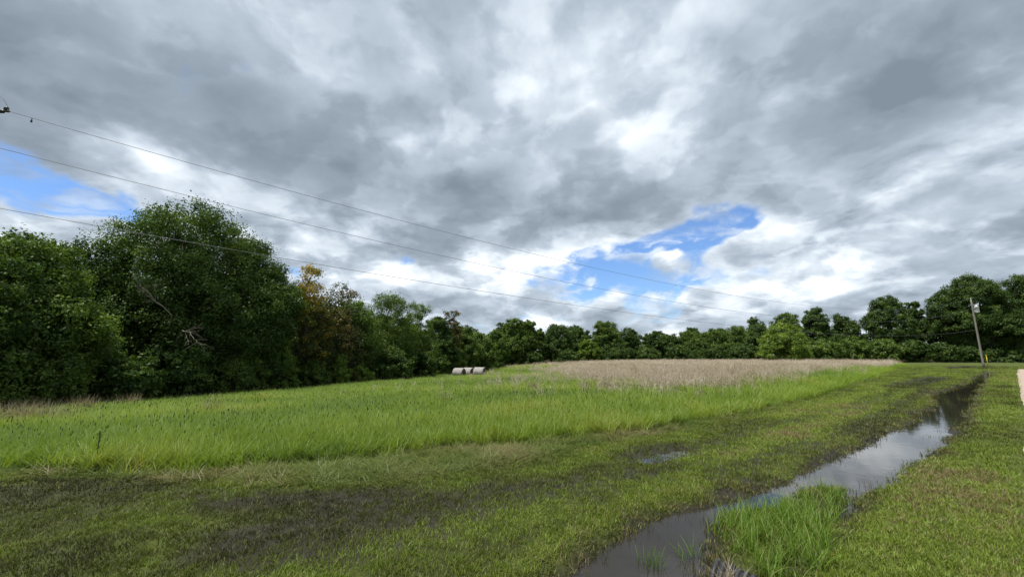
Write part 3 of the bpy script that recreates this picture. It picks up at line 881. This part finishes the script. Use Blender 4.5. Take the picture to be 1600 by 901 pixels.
for px, py, k, sp, lb in ((25, 672, 46, 0.5, 'big pale clump of dry grass under the left edge of the wood'), (128, 648, 14, 0.3, 'upright dry straw clump in front of the big dark tree'), (195, 640, 12, 0.3, 'reddish dry grass clump at the foot of the big dark tree'), (330, 655, 4, 0.1, 'thin dry stems in the green field before the big tree')):
    c = np.array(field_spot(px, py))
    clump('dry_grass_clump', lb, 'grass clump', [tuple(c + rng.randn(2) * sp) for _ in range(k)], 24, 0.55, 1.05, 0.010, M_strawg, 0.5, 0.6, 0.18, (0.5, 0.25))

# ================================================================== trees
def leaf_quads(rs, C, L, out_dir, aspect=0.55):
    n = len(C)
    nrm = 0.75 * out_dir + np.array((0, 0, 0.20)) + 0.60 * rs.randn(n, 3)
    nrm /= np.linalg.norm(nrm, axis=1)[:, None]
    a = np.cross(nrm, rs.randn(n, 3)); a /= np.linalg.norm(a, axis=1)[:, None] + 1e-9
    b = np.cross(nrm, a)
    l = (L * (0.65 + 0.7 * rs.rand(n)))[:, None]
    w = l * aspect * 0.5
    droop = nrm * l * 0.18
    V = np.stack((C - a * l * 0.5 - droop, C + b * w, C + a * l * 0.5 - droop, C - b * w), 1).reshape(-1, 3)
    return V, np.arange(n * 4).reshape(-1, 4)

def tree_parts(rs, H, W, leaf, nclu, nleaf, base=0.0, lobes=9, cone=0.0, sparse=0.0, tint0=0.45, tspread=0.22, tintzone=None, trunk_r=None, limbs=26, clump=1.0):
    """crown leaves around clumps on uneven lobes, and trunk with limbs reaching the clumps; base = clear height"""
    h = H - base
    LB = []
    for k in range(lobes):
        f = (k + 0.5) / lobes
        zc = base + h * (0.16 + 0.62 * f) + rs.uniform(-0.05, 0.05) * h
        prof = math.sin(math.pi * min(1, 0.22 + 0.70 * f)) if cone == 0 else (1 - f) ** cone + 0.18
        rr_ = W * rs.uniform(0.19, 0.33) * (0.78 + 0.35 * prof)
        an = rs.rand() * 6.283 if k else 0
        off = max(0.0, W * 0.5 * prof - rr_ * 0.9) * rs.uniform(0.65, 1.1)
        LB.append((off * math.cos(an), off * math.sin(an), min(zc, H - rr_ * 0.75), rr_))
    for _ in range(2 if cone == 0 else 1):
        rt = W * rs.uniform(0.15, 0.21)
        LB.append((rs.uniform(-.18, .18) * W, rs.uniform(-.12, .12) * W, H - rt * rs.uniform(0.92, 1.3), rt))
    LB.append((0, 0, base + h * 0.42, W * 0.36))
    LB = np.array(LB)
    pr = LB[:, 3] ** 2 / (LB[:, 3] ** 2).sum()
    C, O = [], []
    tries = 0
    while len(C) < nclu and tries < nclu * 12:
        tries += 1
        k = rs.choice(len(LB), p=pr)
        d = rs.randn(3); d /= np.linalg.norm(d)
        if d[2] < -0.55: d[2] *= -0.6
        f = 0.74 + 0.34 * rs.rand() if rs.rand() > 0.16 else rs.uniform(0.25, 0.7)
        p = LB[k, :3] + d * LB[k, 3] * f * np.array((1, 1, 0.9))
        if p[2] < max(0.25, base * 0.8): continue
        q = np.linalg.norm((p - LB[:, :3]) / LB[:, 3:4], axis=1); q[k] = 9
        if f > 0.7 and q.min() < 0.62: continue
        C.append(p); O.append(d)
    C = np.array(C); O = np.array(O)
    n = len(C)
    cnt = np.maximum(4, (nleaf * (0.5 + rs.rand(n))).astype(int))
    rc = W * rs.uniform(0.034, 0.066, n) * clump
    ci = np.repeat(np.arange(n), cnt)
    dr = rs.randn(len(ci), 3); dr[:, 2] += 0.35; dr /= np.linalg.norm(dr, axis=1)[:, None]
    lump = 1.0 + 0.45 * np.sin(dr[:, 0] * 5 + ci) * np.sin(dr[:, 1] * 5 + 2.1 * ci)
    off = dr * (rs.rand(len(ci)) ** 0.42 * rc[ci] * lump * 1.45)[:, None] * np.array((1, 1, 0.85))
    P = C[ci] + off
    P[:, 2] = np.maximum(P[:, 2], 0.05 + 0.1 * rs.rand(len(P)))
    od = 0.45 * O[ci] + 0.75 * dr
    V, q = leaf_quads(rs, P, leaf, od)
    ct = tint0 + tspread * rs.randn(n)
    if tintzone is not None: ct = ct + tintzone(C, rs)
    T = np.repeat(np.clip(ct[ci] + 0.09 * rs.randn(len(ci)), 0, 1), 4)
    # trunk and limbs
    s = Shape()
    tr = trunk_r or 0.020 * H + 0.04
    m = 9; f = np.linspace(0, 1, m)
    bend = rs.randn(2) * 0.03 * H
    tp = np.stack((bend[0] * f ** 2 + 0.01 * H * np.sin(f * 6), bend[1] * f ** 2, -0.15 + f * (H * 0.80 + 0.15)), 1)
    s.tube(tp, tr * (1.25 - 0.25 * np.minimum(1, f * 8)) * (1 - 0.86 * f), 9)
    for k in rs.choice(n, min(limbs, n), replace=False):
        z0 = np.clip(C[k, 2] - 0.30 * h * rs.uniform(0.6, 1.3), max(0.12 * H, 0.6), 0.74 * H)
        o0 = np.array([np.interp(z0, tp[:, 2], tp[:, i_]) for i_ in range(2)] + [z0])
        g = np.linspace(0, 1, 6)[:, None]
        c = o0 * (1 - g) + C[k] * g + np.array((0, 0, 1)) * 0.08 * h * np.sin(g * math.pi) + rs.randn(6, 3) * 0.012 * H * np.sin(g * math.pi)
        r0 = tr * 0.36 * (1 - 0.6 * z0 / H)
        s.tube(c, r0 * (1 - 0.85 * g[:, 0]), 5, False)
        for _ in range(2):                    # twigs
            e = C[k] + rs.randn(3) * W * 0.06
            s.tube(np.array((c[3], (c[3] + e) / 2 + rs.randn(3) * 0.02 * H, e)), (r0 * 0.42, r0 * 0.28, r0 * 0.1), 4, False)
    return (V, q, T), s

def tree(name, label, cat, X, Y, H, W, leaf, nclu, nleaf, mat, group=None, seed=1, rz=0.0, **kw):
    rs = np.random.RandomState(seed)
    (V, q, T), s = tree_parts(rs, H, W, leaf, nclu, nleaf, **kw)
    e = tag(empty(name, (X, Y, Zt(X, Y)), rz), label, cat, group)
    tk = s.build('trunk' if cat == 'tree' else 'stem', M_bark, e)
    crown = link('crown' if cat == 'tree' else 'foliage', new_mesh('crown', V, q, mat, {'tint': T}), e)
    return e

def px_tree(px, top, Y, wpx, **kw):
    """place by where crown middle and top are seen, at a real distance"""
    x, y, _ = AT(px, (top + 560) / 2, Y)
    zt = AT(px, top, Y)[2]
    H = zt - Zt(x, y)
    W = wpx / F * Y / (CP - (450.5 - (top + 560) / 2) / F * SP)
    return x, y, H, W

MATS = {'d': M_leaf_dark, 'm': M_leaf_mid, 'l': M_leaf_light, 'y': M_leaf_yellow, 'b': M_leaf_brown}
LW, FW = 'trees along the left wood edge', 'trees of the far wood edge'
RW = 'trees at the far end of the verge'
# px, top px, distance, width px, material, clear height, clumps, leaves, cone, label
TR = [
 # left wood, from the frame edge inwards
 ('d', -120, 352, 17.5, 330, 0.0, 330, 150, 0, LW, 'dark leafy tree cut by the left frame edge, nearest of the wood'),
 ('m', 45, 362, 20.5, 230, 0.0, 330, 150, 0, LW, 'mid green tree with ragged top between the frame edge and the big dark tree'),
 ('d', 275, 322, 30, 300, 0.2, 560, 170, 0, LW, 'biggest broad dark tree of the left wood, rising highest'),
 ('d', 145, 372, 26, 170, 0.0, 300, 140, 0, LW, 'dark spreading tree at the left shoulder of the biggest tree'),
 ('d', 398, 372, 33, 160, 0.3, 320, 150, 0, LW, 'dark tree at the right shoulder of the biggest tree'),
 ('y', 478, 408, 37, 104, 1.2, 210, 60, 0, LW, 'thin tree with yellow and orange leaves on top'),
 ('b', 520, 444, 41, 108, 0.6, 200, 60, 0, LW, 'browning sparse tree right of the yellow topped tree'),
 ('m', 556, 466, 44, 95, 0.0, 220, 90, 0, LW, 'mid green tree right of the browning tree'),
 ('m', 604, 455, 49, 105, 0.0, 260, 95, 0, LW, 'tallest rounded green tree in the middle of the left wood edge'),
 ('m', 650, 472, 54, 80, 0.0, 220, 85, 0, LW, 'rounded green tree just right of the tallest middle one'),
 ('d', 688, 493, 68, 62, 0.0, 190, 80, 0, LW, 'darker narrow tree above the left end of the hay bales'),
 ('b', 702, 484, 70, 52, 2.5, 80, 30, 0, LW, 'thin wispy pale topped tree behind the hay bales'),
 ('m', 724, 508, 76, 62, 0.0, 180, 70, 0, LW, 'green tree right behind the hay bales'),
 ('m', 752, 519, 80, 56, 0.0, 170, 60, 0, LW, 'low green tree right of the hay bales, where the wood dips'),
 ('m', 776, 516, 92, 46, 0.0, 150, 60, 0, LW, 'last low tree of the left wood beside the tall far trees'),
 # far wood
 ('m', 800, 497, 113, 44, 0.0, 170, 55, 0, FW, 'tall tree at the left end of the far wood, top in two tufts'),
 ('m', 826, 499, 115, 36, 0.0, 150, 55, 0, FW, 'tall upright tree second from the left in the far wood'),
 ('m', 843, 503, 118, 20, 0.0, 90, 50, 0.8, FW, 'narrow spire shaped tree in the left part of the far wood'),
 ('d', 872, 505, 120, 48, 0.0, 170, 55, 0, FW, 'dark broad tree right of the narrow spire tree'),
 ('d', 905, 509, 123, 42, 0.0, 150, 55, 0, FW, 'dark tree behind the bright small tree of the far wood'),
 ('l', 918, 531, 117, 30, 0.0, 110, 60, 0, FW, 'small bright green tree standing before the dark far wood'),
 ('m', 948, 502, 122, 44, 0.0, 170, 55, 0, FW, 'tall pale green tree right of the small bright tree'),
 ('d', 982, 515, 126, 36, 0.0, 140, 50, 0, FW, 'dark middling tree in the dip of the far wood'),
 ('d', 1018, 515, 127, 32, 0.0, 130, 50, 0.6, FW, 'dark tree with pointed top in the middle of the far wood'),
 ('d', 1046, 523, 128, 40, 0.0, 130, 50, 0.5, FW, 'low dark cone shaped tree in the middle of the far wood'),
 ('m', 1080, 517, 130, 44, 0.0, 150, 50, 0, FW, 'grey green tree above the middle of the brown grass'),
 ('m', 1118, 514, 130, 46, 0.0, 150, 50, 0, FW, 'wide grey green tree left of the highest far trees'),
 ('m', 1152, 507, 126, 44, 0.0, 150, 50, 0, FW, 'lighter tree in the far wood before it rises to the right'),
 ('d', 1185, 506, 118, 38, 0.0, 130, 50, 0, FW, 'dark tree directly left of the lone bright tree'),
 # right part
 ('l', 1225, 509, 86, 72, 0.0, 230, 80, 0, RW, 'lone sunlit bright green tree standing before the wood'),
 ('m', 1229, 487, 104, 56, 0.0, 160, 60, 0, RW, 'taller tree directly behind the lone bright tree'),
 ('d', 1276, 478, 106, 54, 1.0, 170, 60, 0, RW, 'dark two topped tree right of the lone bright tree'),
 ('d', 1324, 490, 108, 52, 0.6, 160, 60, 0, RW, 'dark rounded tree left of the gap of sky'),
 ('d', 1388, 466, 100, 72, 3.0, 170, 65, 0, RW, 'spreading dark tree with open crown right of the gap of sky'),
 ('d', 1436, 470, 102, 38, 2.0, 110, 60, 0, RW, 'narrow dark tree between two spreading ones'),
 ('d', 1482, 448, 96, 74, 2.5, 190, 65, 0, RW, 'tall dark open tree left of the utility pole'),
 ('d', 1537, 425, 92, 84, 0.0, 300, 85, 0.5, RW, 'tallest green tree, straight behind the utility pole'),
 ('d', 1598, 430, 91, 84, 0.0, 280, 80, 0, RW, 'tall dark tree cut by the right frame edge'),
 ('d', 1664, 432, 92, 84, 0.0, 260, 80, 0, RW, 'tall dark tree beyond the right frame edge'),
]
for k, (mk, px, top, Y, wpx, base, ncl, nlf, cone, grp, lb) in enumerate(TR):
    x, y, H, W = px_tree(px, top, Y, wpx)
    leaf = np.clip(0.0044 * Y if Y < 45 else 0.0031 * Y, 0.16, 0.36)
    big = W > 9 and Y < 40
    ncl, nlf = (int(ncl * 2.0), int(nlf * 0.62)) if Y < 60 else (int(ncl * 2.2), int(nlf * 1.6))
    if grp == FW: W *= 1.25
    tz = None
    if mk == 'y': tz = lambda C, rs, H=H: 0.75 * (C[:, 2] > 0.60 * H) * rs.rand(len(C)) ** 0.6 + 0.5 * (rs.rand(len(C)) > 0.86)
    if mk == 'b': tz = lambda C, rs, H=H: 0.45 * (rs.rand(len(C)) > 0.6)
    tr_ = tree('edge_tree' if grp != FW else 'far_tree', lb, 'tree', x, y, H, W, leaf, ncl, nlf, MATS[mk], grp, seed=100 + k, rz=0.0, base=base, cone=cone,
         lobes=12 if Y < 45 else 10, tintzone=tz, limbs=40 if Y < 45 else 16, clump=0.78 if big else 1.0, tint0=0.30 if mk in 'yb' else 0.45)

BIG = next(o for o in COL.objects if str(o.get('label', '')).startswith('biggest broad dark tree'))

# shrubs and undergrowth along the foot of the woods
SH = [
 ('m', -60, 560, 17.5, 170, 'low leafy shrub at the very left of the wood foot'),
 ('m', 60, 548, 20, 150, 'green shrub at the foot of the ragged topped tree'),
 ('d', 170, 545, 24, 130, 'dark shrub under the left side of the biggest tree'),
 ('d', 285, 560, 27.5, 120, 'dark shrub under the middle of the biggest tree'),
 ('m', 372, 560, 30, 90, 'green shrub under the right side of the biggest tree'),
 ('l', 440, 528, 34, 66, 'lighter green shrub below the yellow topped tree, left of it'),
 ('m', 492, 560, 37, 60, 'low green shrub at the foot of the yellow topped tree'),
 ('l', 532, 553, 39, 36, 'small bright green shrub at the foot of the browning tree'),
 ('l', 565, 572, 42, 42, 'small round shrub at the foot of the wood, right of the bright one'),
 ('d', 610, 545, 46, 70, 'dark shrub below the tallest middle tree'),
 ('d', 655, 548, 52, 60, 'dark shrub below the tree right of the tallest middle one'),
 ('l', 712, 556, 71, 44, 'yellowish green shrub right behind the hay bales'),
 ('m', 686, 552, 66, 44, 'green shrub behind the left hay bale'),
 ('m', 765, 560, 86, 32, 'light low shrub at the wood foot right of the hay bales'),
 ('d', 830, 552, 112, 40, 'dark low shrub before the tall left trees of the far wood'),
 ('d', 885, 548, 116, 46, 'dark low shrub left of the small bright far tree'),
 ('d', 960, 545, 118, 60, 'dark wide shrub right of the small bright far tree'),
 ('d', 1010, 546, 122, 50, 'dark shrub at the foot of the pointed far tree'),
 ('d', 1062, 545, 124, 56, 'dark shrub above the middle of the brown grass'),
 ('d', 1110, 543, 122, 56, 'dark shrub before the grey green far trees'),
 ('d', 1160, 540, 114, 56, 'dark shrub left of the lone bright tree'),
 ('m', 1290, 532, 92, 62, 'green shrub right beside the lone bright tree'),
 ('m', 1335, 529, 93, 60, 'green shrub in the middle of the hedge right of the lone tree'),
 ('m', 1380, 530, 94, 54, 'green shrub at the right end of the hedge'),
 ('d', 1425, 533, 94, 56, 'dark shrub left of the mounded verge end'),
 ('d', 1470, 538, 92, 52, 'dark shrub behind the mounded verge end'),
 ('d', 1510, 545, 91, 44, 'dark shrub left of the utility pole foot'),
 ('d', 1565, 548, 90.5, 60, 'dark shrub right of the yellow post'),
 ('d', 1620, 545, 90.5, 60, 'dark shrub beyond the right frame edge'),
]
for k, (mk, px, top, Y, wpx, lb) in enumerate(SH):
    x, y, H, W = px_tree(px, top, Y, wpx)
    leaf = np.clip(0.0038 * Y, 0.14, 0.38)
    tree('shrub', lb, 'shrub', x, y, H, W, leaf, 200 if Y < 60 else 170, 70 if Y < 60 else 75, MATS[mk], 'shrubs along the wood edges', seed=300 + k, lobes=5, limbs=10, trunk_r=0.05)

# trees deeper in the woods, seen only through and over the front row: a few kinds, copied
protos = []
for k in range(4):
    rs = np.random.RandomState(500 + k)
    (V, q, T), s = tree_parts(rs, 12.0, 8.0, 0.36, 300, 50, base=0.0, lobes=11, limbs=14, tint0=0.40)
    protos.append((new_mesh('crown', V, q, M_leaf_dark, {'tint': T}), s))
first = {}
def back_tree(kind, X, Y, H, W, grp, lb):
    e = tag(empty('wood_tree', (X, Y, Zt(X, Y)), rng.rand() * 6.283), lb, 'tree', grp)
    e.scale = (W / 8.0, W / 8.0, H / 12.0)
    if kind not in first:
        a = protos[kind][1].build('trunk', M_bark, e); b = link('crown', protos[kind][0], e)
        first[kind] = (a, b)
    else:
        for src in first[kind]:
            c = src.copy(); COL.objects.link(c); c.parent = e
    return e
BK = [(x, y, h) for x, y, h in (
    (-33, 17, 10), (-28, 21, 10.5), (-34, 26, 11), (-26, 30, 11.5), (-30, 36, 12), (-24, 37, 11), (-22.5, 44, 10.5), (-28, 46, 11.5), (-22, 52, 10.5), (-26, 57, 11),
    (-20, 60, 10.5), (-18.5, 69, 10), (-24, 70, 11), (-17, 79, 9.5), (-15, 89, 9), (-21, 86, 10), (-12, 99, 9.5), (-18, 104, 10.5), (-8, 108, 10))]
for k, (x, y, h) in enumerate(BK):
    back_tree(k % 4, x, y, h * 0.93, 7.5, 'trees deep in the left wood', 'dark tree deep in the left wood behind its front row')
FK = [(-3, 124, 11.5), (4, 130, 12), (13, 134, 10.5), (21, 138, 10.5), (29, 142, 10), (37, 146, 9.5), (45, 145, 9), (53, 144, 9.5), (62, 140, 10), (70, 134, 10.5), (78, 128, 12), (-12, 118, 10.5)]
for k, (x, y, h) in enumerate(FK):
    back_tree(k % 4, x, y, h * 1.13 + 0.8 * math.sin(k * 2.7), 10, 'trees deep in the far wood', 'dark tree deep in the far wood behind its front row')
RK = [(84, 122, 12), (93, 118, 9), (104, 114, 11), (112, 110, 13), (120, 108, 15), (129, 106, 17), (138, 104, 17), (146, 106, 16), (127, 98, 17), (100, 106, 9)]
for k, (x, y, h) in enumerate(RK):
    back_tree(k % 4, x, y, h, 9.5, 'trees deep in the right wood', 'dark tree deep in the wood behind the verge end')

rs = np.random.RandomState(77)
(V, q, T), s = tree_parts(rs, 3.2, 4.6, 0.26, 170, 50, lobes=6, limbs=10, trunk_r=0.05, tint0=0.40)
us = new_mesh('foliage', V, q, M_leaf_dark, {'tint': T}); ustem = None
for k in range(46):
    f = k / 45 * 1.0
    P = np.array(WOOD_EDGE[4:16]); qd = f * (len(P) - 1); i0 = min(int(qd), len(P) - 2); c = P[i0] + (P[i0 + 1] - P[i0]) * (qd - i0)
    c = c + (np.array((-1.0, 0.45)) if i0 > 1 else np.array((-0.5, 0.9))) * (2.5 + 5.0 * rng.rand())
    e = tag(empty('wood_shrub', (c[0], c[1], Zt(*c)), rng.rand() * 6.283), 'dark undergrowth shrub in the shade behind the front row of trees', 'shrub', 'undergrowth shrubs inside the wood')
    sc_ = rng.uniform(0.8, 1.2); e.scale = (sc_, sc_, sc_ * rng.uniform(0.8, 1.3))
    if ustem is None:
        ustem = s.build('stem', M_bark, e); ufol = link('foliage', us, e)
    else:
        for src in (ustem, ufol):
            c2 = src.copy(); COL.objects.link(c2); c2.parent = e

for k in range(22):
    f = k / 21
    c = np.array((64 + 78 * f, 112 - 9 * f)) + rng.randn(2) * (1.5, 1.2)
    e = tag(empty('wood_shrub', (c[0], c[1], Zt(*c)), rng.rand() * 6.283), 'dark undergrowth shrub in the shade behind the trees at the verge end', 'shrub', 'undergrowth shrubs behind the verge end')
    sc_ = rng.uniform(1.0, 1.5); e.scale = (sc_ * 1.15, sc_ * 1.15, sc_ * rng.uniform(0.9, 1.3))
    for src in (ustem, ufol):
        c2 = src.copy(); COL.objects.link(c2); c2.parent = e

# bleached dead limbs of the biggest tree, growing from its trunk
def dead_limb(host, px, py, Y, length, seed, ang, label):
    rs = np.random.RandomState(seed)
    p0 = np.array(AT(px, py, Y)) - np.array(host.location); s = Shape()
    def grow(p, d, L, r, dep):
        g = np.linspace(0, 1, 7)[:, None]
        pts = p + d * L * g + rs.randn(7, 3) * 0.035 * L * g
        s.tube(pts, r * (1 - 0.75 * g[:, 0]), 5, False)
        if dep:
            for _ in range(5):
                k = rs.randint(2, 7); d2 = d + rs.randn(3) * 0.42; d2 /= np.linalg.norm(d2)
                grow(pts[k], d2, L * rs.uniform(0.35, 0.6), r * 0.5, dep - 1)
    g = np.linspace(0, 1, 8)[:, None]
    root = np.array((0.0, 0.0, max(1.5, p0[2] - 2.0)))
    s.tube(root * (1 - g) + p0 * g + rs.randn(8, 3) * 0.08 * np.sin(g * math.pi), 0.07 - 0.04 * g[:, 0], 6, False)
    grow(p0, np.array(ang) / np.linalg.norm(ang), length, 0.028, 2)
    o = s.build('dead_limb', M_dead, host); o['label'] = label
dead_limb(BIG, 268, 492, 25.0, 2.3, 3, (-0.35, -0.62, 0.70), 'bare bleached limb fanning upwards')
dead_limb(BIG, 285, 516, 25.0, 2.9, 4, (0.72, -0.62, -0.10), 'bare bleached limb hanging low to the right')

# ================================================================== hay bales
def bale(px, Y, rz, label, rad=0.72, ln=1.5, roll=0.0):
    x, y, _ = AT(px, 578, Y)
    e = tag(empty('hay_bale', (x, y, Zt(x, y)), rz), label, 'hay bale', 'round hay bales in the field')
    prof = [(rad * 0.90, -ln / 2), (rad * 0.985, -ln / 2 + 0.07), (rad, -ln / 2 + 0.2), (rad * 1.005, -0.2), (rad * 0.995, 0.15), (rad, ln / 2 - 0.2), (rad * 0.985, ln / 2 - 0.07), (rad * 0.90, ln / 2)]
    s = Shape(); s.lathe(prof, (0, 0, rad * 0.93), (1, 0, 0), 40)
    V = s.V[0]; rs = np.random.RandomState(int(px))
    V += rs.randn(*V.shape) * 0.008
    V[:, 2] = np.where(V[:, 2] < 0.03, 0.03 - 0.05, V[:, 2])       # sits flattened in the grass
    s.build('net_wrap', M_bale, e)
    for sg in (-1, 1):
        t = Shape()
        t.lathe([(0.002, 0.015), (rad * 0.3, 0.02), (rad * 0.6, 0.01), (rad * 0.80, 0.012), (rad * 0.905, -0.004)], (sg * ln / 2, 0, rad * 0.93), (sg, 0, 0), 40)
        t.V[0] += rs.randn(*t.V[0].shape) * 0.006
        t.build('end_face', M_baleend_shaded, e)
    return e
bale(717.5, 57.5, R(-20), 'pale grey round hay bale, leftmost and nearest of the three')
bale(732, 60.0, R(-30), 'round hay bale half hidden between the other two')
bale(749.5, 58.0, R(-20), 'pinkish grey round hay bale, rightmost of the three, dark end showing')

# ================================================================== utility poles and wires
PRx, PRy, _ = AT(1527, 520, 57.0)
PRz = Zt(PRx, PRy)
top_z = AT(1519, 468, 57.0)[2]
HR = top_z - PRz
pole = tag(empty('utility_pole', (PRx, PRy, PRz)), 'weathered wooden utility pole with grey transformer at the end of the ditch', 'utility pole')
s = Shape(); f = np.linspace(0, 1, 12)
s.tube(np.stack((0 * f, 0 * f, -0.4 + f * (HR + 0.4)), 1), 0.135 - 0.05 * f, 12); s.build('pole_shaft', M_pole, pole)
s = Shape(); s.lathe([(0.0, -0.42), (0.24, -0.42), (0.25, -0.38), (0.25, 0.38), (0.27, 0.39), (0.27, 0.43), (0.20, 0.48), (0.0, 0.50)], (0.52, -0.05, HR - 1.45), (0, 0, 1), 20)
tr_o = s.build('transformer', M_galv, pole)
for dx_ in (-0.09, 0.09):
    s = Shape(); s.lathe([(0.0, 0), (0.045, 0), (0.06, 0.05), (0.04, 0.08), (0.055, 0.12), (0.035, 0.16), (0.02, 0.24), (0, 0.25)], (0.52 + dx_, -0.05, HR - 0.98), (0, 0, 1), 10)
    s.build('bushing', M_ceramic, tr_o)
for zb in (1.2, 1.7):
    s = Shape(); s.tube([(0.12, -0.03, HR - zb), (0.36, -0.05, HR - zb)], 0.04, 6); s.build('bracket', M_galv, pole)
s = Shape(); s.lathe([(0.02, -0.05), (0.03, 0.05), (0.07, 0.08), (0.05, 0.12), (0.075, 0.15), (0.045, 0.2), (0.05, 0.24), (0.0, 0.25)], (0, 0, HR), (0, 0, 1), 12); s.build('insulator', M_ceramic, pole)

# near pole just beyond the left frame edge; its hardware reaches into view
PLx, PLy = -15.75, 10.55
PLz = Zt(PLx, PLy)
lp = tag(empty('utility_pole', (PLx, PLy, PLz)), 'wooden utility pole beyond the left frame edge carrying the dark strain insulator', 'utility pole')
HL = 8.75 - PLz
s = Shape(); s.tube(np.stack((0 * f, 0 * f, -0.4 + f * (HL + 0.75)), 1), 0.17 - 0.05 * f, 12); s.build('pole_shaft', M_pole, lp)

d1 = ray(14, 174); k1 = 10.62 / d1[1]
W1 = np.array((d1[0] * k1, 10.62, CAM_Z + d1[2] * k1))
wires = []
ends = [
 (W1, (PRx, PRy, PRz + HR + 0.2), 3.45, 0.0075, 'highest power line, running from the dark strain insulator down to the far pole'),
 (np.array(AT(-6, 230, 10.6)), (PRx, PRy, PRz + HR - 1.25), 3.30, 0.0075, 'middle power line of the three crossing the clouds'),
 (np.array(AT(-6, 324.5, 10.6)), (PRx, PRy, PRz + 5.25), 2.0, 0.008, 'lowest power line, passing in front of the biggest tree'),
]
for a, b, S, rad, lb in ends:
    a = np.array(a); b = np.array(b); g = np.linspace(0, 1, 90)[:, None]
    p = a * (1 - g) + b * g - np.array((0, 0, 1)) * 4 * S * g * (1 - g)
    s = Shape(); s.tube(p - a, rad, 6)
    o = s.build('power_line', M_wire); o.location = a
    tag(o, lb, 'power line', 'power lines')
    wires.append((p, o))
# strain insulator between near pole and the top wire, with a loop of jumper cable
pe = np.array((PLx, PLy, PLz)); v = W1 - (pe + np.array((0, 0, HL - 0.05)))
s = Shape(); ln_ = np.linalg.norm(v); prof = [(0.02, 0.0)]
zc = 0.10
while zc < ln_ - 0.16:
    prof += [(0.025, zc), (0.062, zc + 0.02), (0.025, zc + 0.045)]; zc += 0.065
prof += [(0.03, ln_ - 0.1), (0.035, ln_), (0.0, ln_ + 0.01)]
s.lathe(prof, (0, 0, HL - 0.05), v / ln_, 12); s.build('strain_insulator', M_darkins, lp)
tip = v + np.array((0, 0, HL - 0.05))
s = Shape(); s.lathe([(0.0, -0.03), (0.05, -0.02), (0.055, 0.05), (0.03, 0.09), (0, 0.1)], tip - np.array((0.10, 0, -0.05)), (0.4, 0, 1), 10); s.build('clamp', M_darkins, lp)
g = np.linspace(0, 1, 16)[:, None]
jl = (tip - np.array((0.02, 0, -0.06))) * (1 - g) + np.array((0.0, 0.0, HL + 0.3)) * g + np.array((0.12, 0, 0.30)) * np.sin(g * math.pi)
s = Shape(); s.tube(jl, 0.008, 5); s.build('jumper_cable', M_wire, lp)
# small clamp hanging below the top wire
p1 = wires[0][0]; q1 = p1[0] * 0.55 + p1[1] * 0.45
s = Shape(); s.lathe([(0.0, -0.05), (0.02, -0.04), (0.026, 0.0), (0.014, 0.03), (0.010, 0.09), (0, 0.1)], q1 - p1[0] - np.array((0, 0, 0.10)), (0, 0, 1), 10)
s.build('wire_clamp', M_darkins, wires[0][1])

# yellow marker post
x, y, _ = AT(1541, 556, 60.0)
mp_ = tag(empty('marker_post', (x, y, Zt(x, y))), 'slim yellow marker post in the grass right of the utility pole', 'post')
s = Shape(); s.tube([(0, 0, -0.2), (0, 0, 0.9), (0, 0, 1.55)], (0.045, 0.042, 0.04), 10); s.build('post_shaft', M_yellow, mp_)
s = Shape(); s.lathe([(0.0, 0.10), (0.05, 0.09), (0.075, 0.03), (0.075, -0.03), (0.05, -0.05), (0, -0.05)], (0, 0, 1.55), (0, 0, 1), 12); s.build('cap', M_yellow, mp_)

# ================================================================== culvert pipe
a = np.array((*G(1114, 897, -0.05), -0.095)); b = np.array((*G(1205, 916, 0.0), -0.155))
dv = b - a; dv /= np.linalg.norm(dv)
L_ = 1.5; prof = []; rad = 0.165
zc = 0.0; k = 0
prof = [(rad * 0.86, 0.4), (rad * 0.86, 0.0), (rad * 0.93, -0.004)]
while zc < L_:
    prof += [(rad, zc + 0.006), (rad * 1.05, zc + 0.014), (rad * 1.05, zc + 0.026), (rad, zc + 0.034), (rad * 0.90, zc + 0.038), (rad * 0.90, zc + 0.048)]
    zc += 0.05
pipe = tag(empty('culvert_pipe', tuple(a)), 'black corrugated culvert pipe end at the water beside the long grass', 'pipe')
s = Shape(); s.lathe(prof, (0, 0, 0), dv, 30); s.build('pipe_wall', M_pipe, pipe)

clump('dry_grass_clump', 'brown dry straw lying over the culvert pipe mouth', 'grass clump', [tuple(np.array(G(1128, 912, 0.0)) + rng.randn(2) * (0.06, 0.03)) for _ in range(7)], 12, 0.10, 0.26, 0.005, M_strawg, 1.0, 0.9, 0.06, (0.35, 0.25), zoff=0.06)
# lone dark weed in the front of the tall grass
wx, wy = field_spot(147, 731)
wd = tag(empty('weed_stalk', (wx, wy, Zt(wx, wy))), 'single dark upright weed at the front edge of the tall grass', 'weed')
s = Shape(); s.tube([(0, 0, -0.05), (0.01, 0, 0.2), (-0.005, 0.01, 0.42), (0.0, 0, 0.56)], (0.006, 0.006, 0.005, 0.003), 6); s.build('stem', M_darkseed, wd)
Cc = np.stack((0.014 * rng.randn(60), 0.014 * rng.randn(60), 0.26 + 0.30 * rng.rand(60)), 1)
V, q = leaf_quads(rng, Cc, 0.034, rng.randn(60, 3), 0.4)
link('foliage', new_mesh('weed_leaves', V, q, M_leaf_dark, {'tint': np.repeat(0.3 + 0.1 * rng.randn(60), 1).repeat(4)}), wd)
print('COUNTS tall', N_TALL, 'seed', N_SEED, 'mown', N_MOWN)
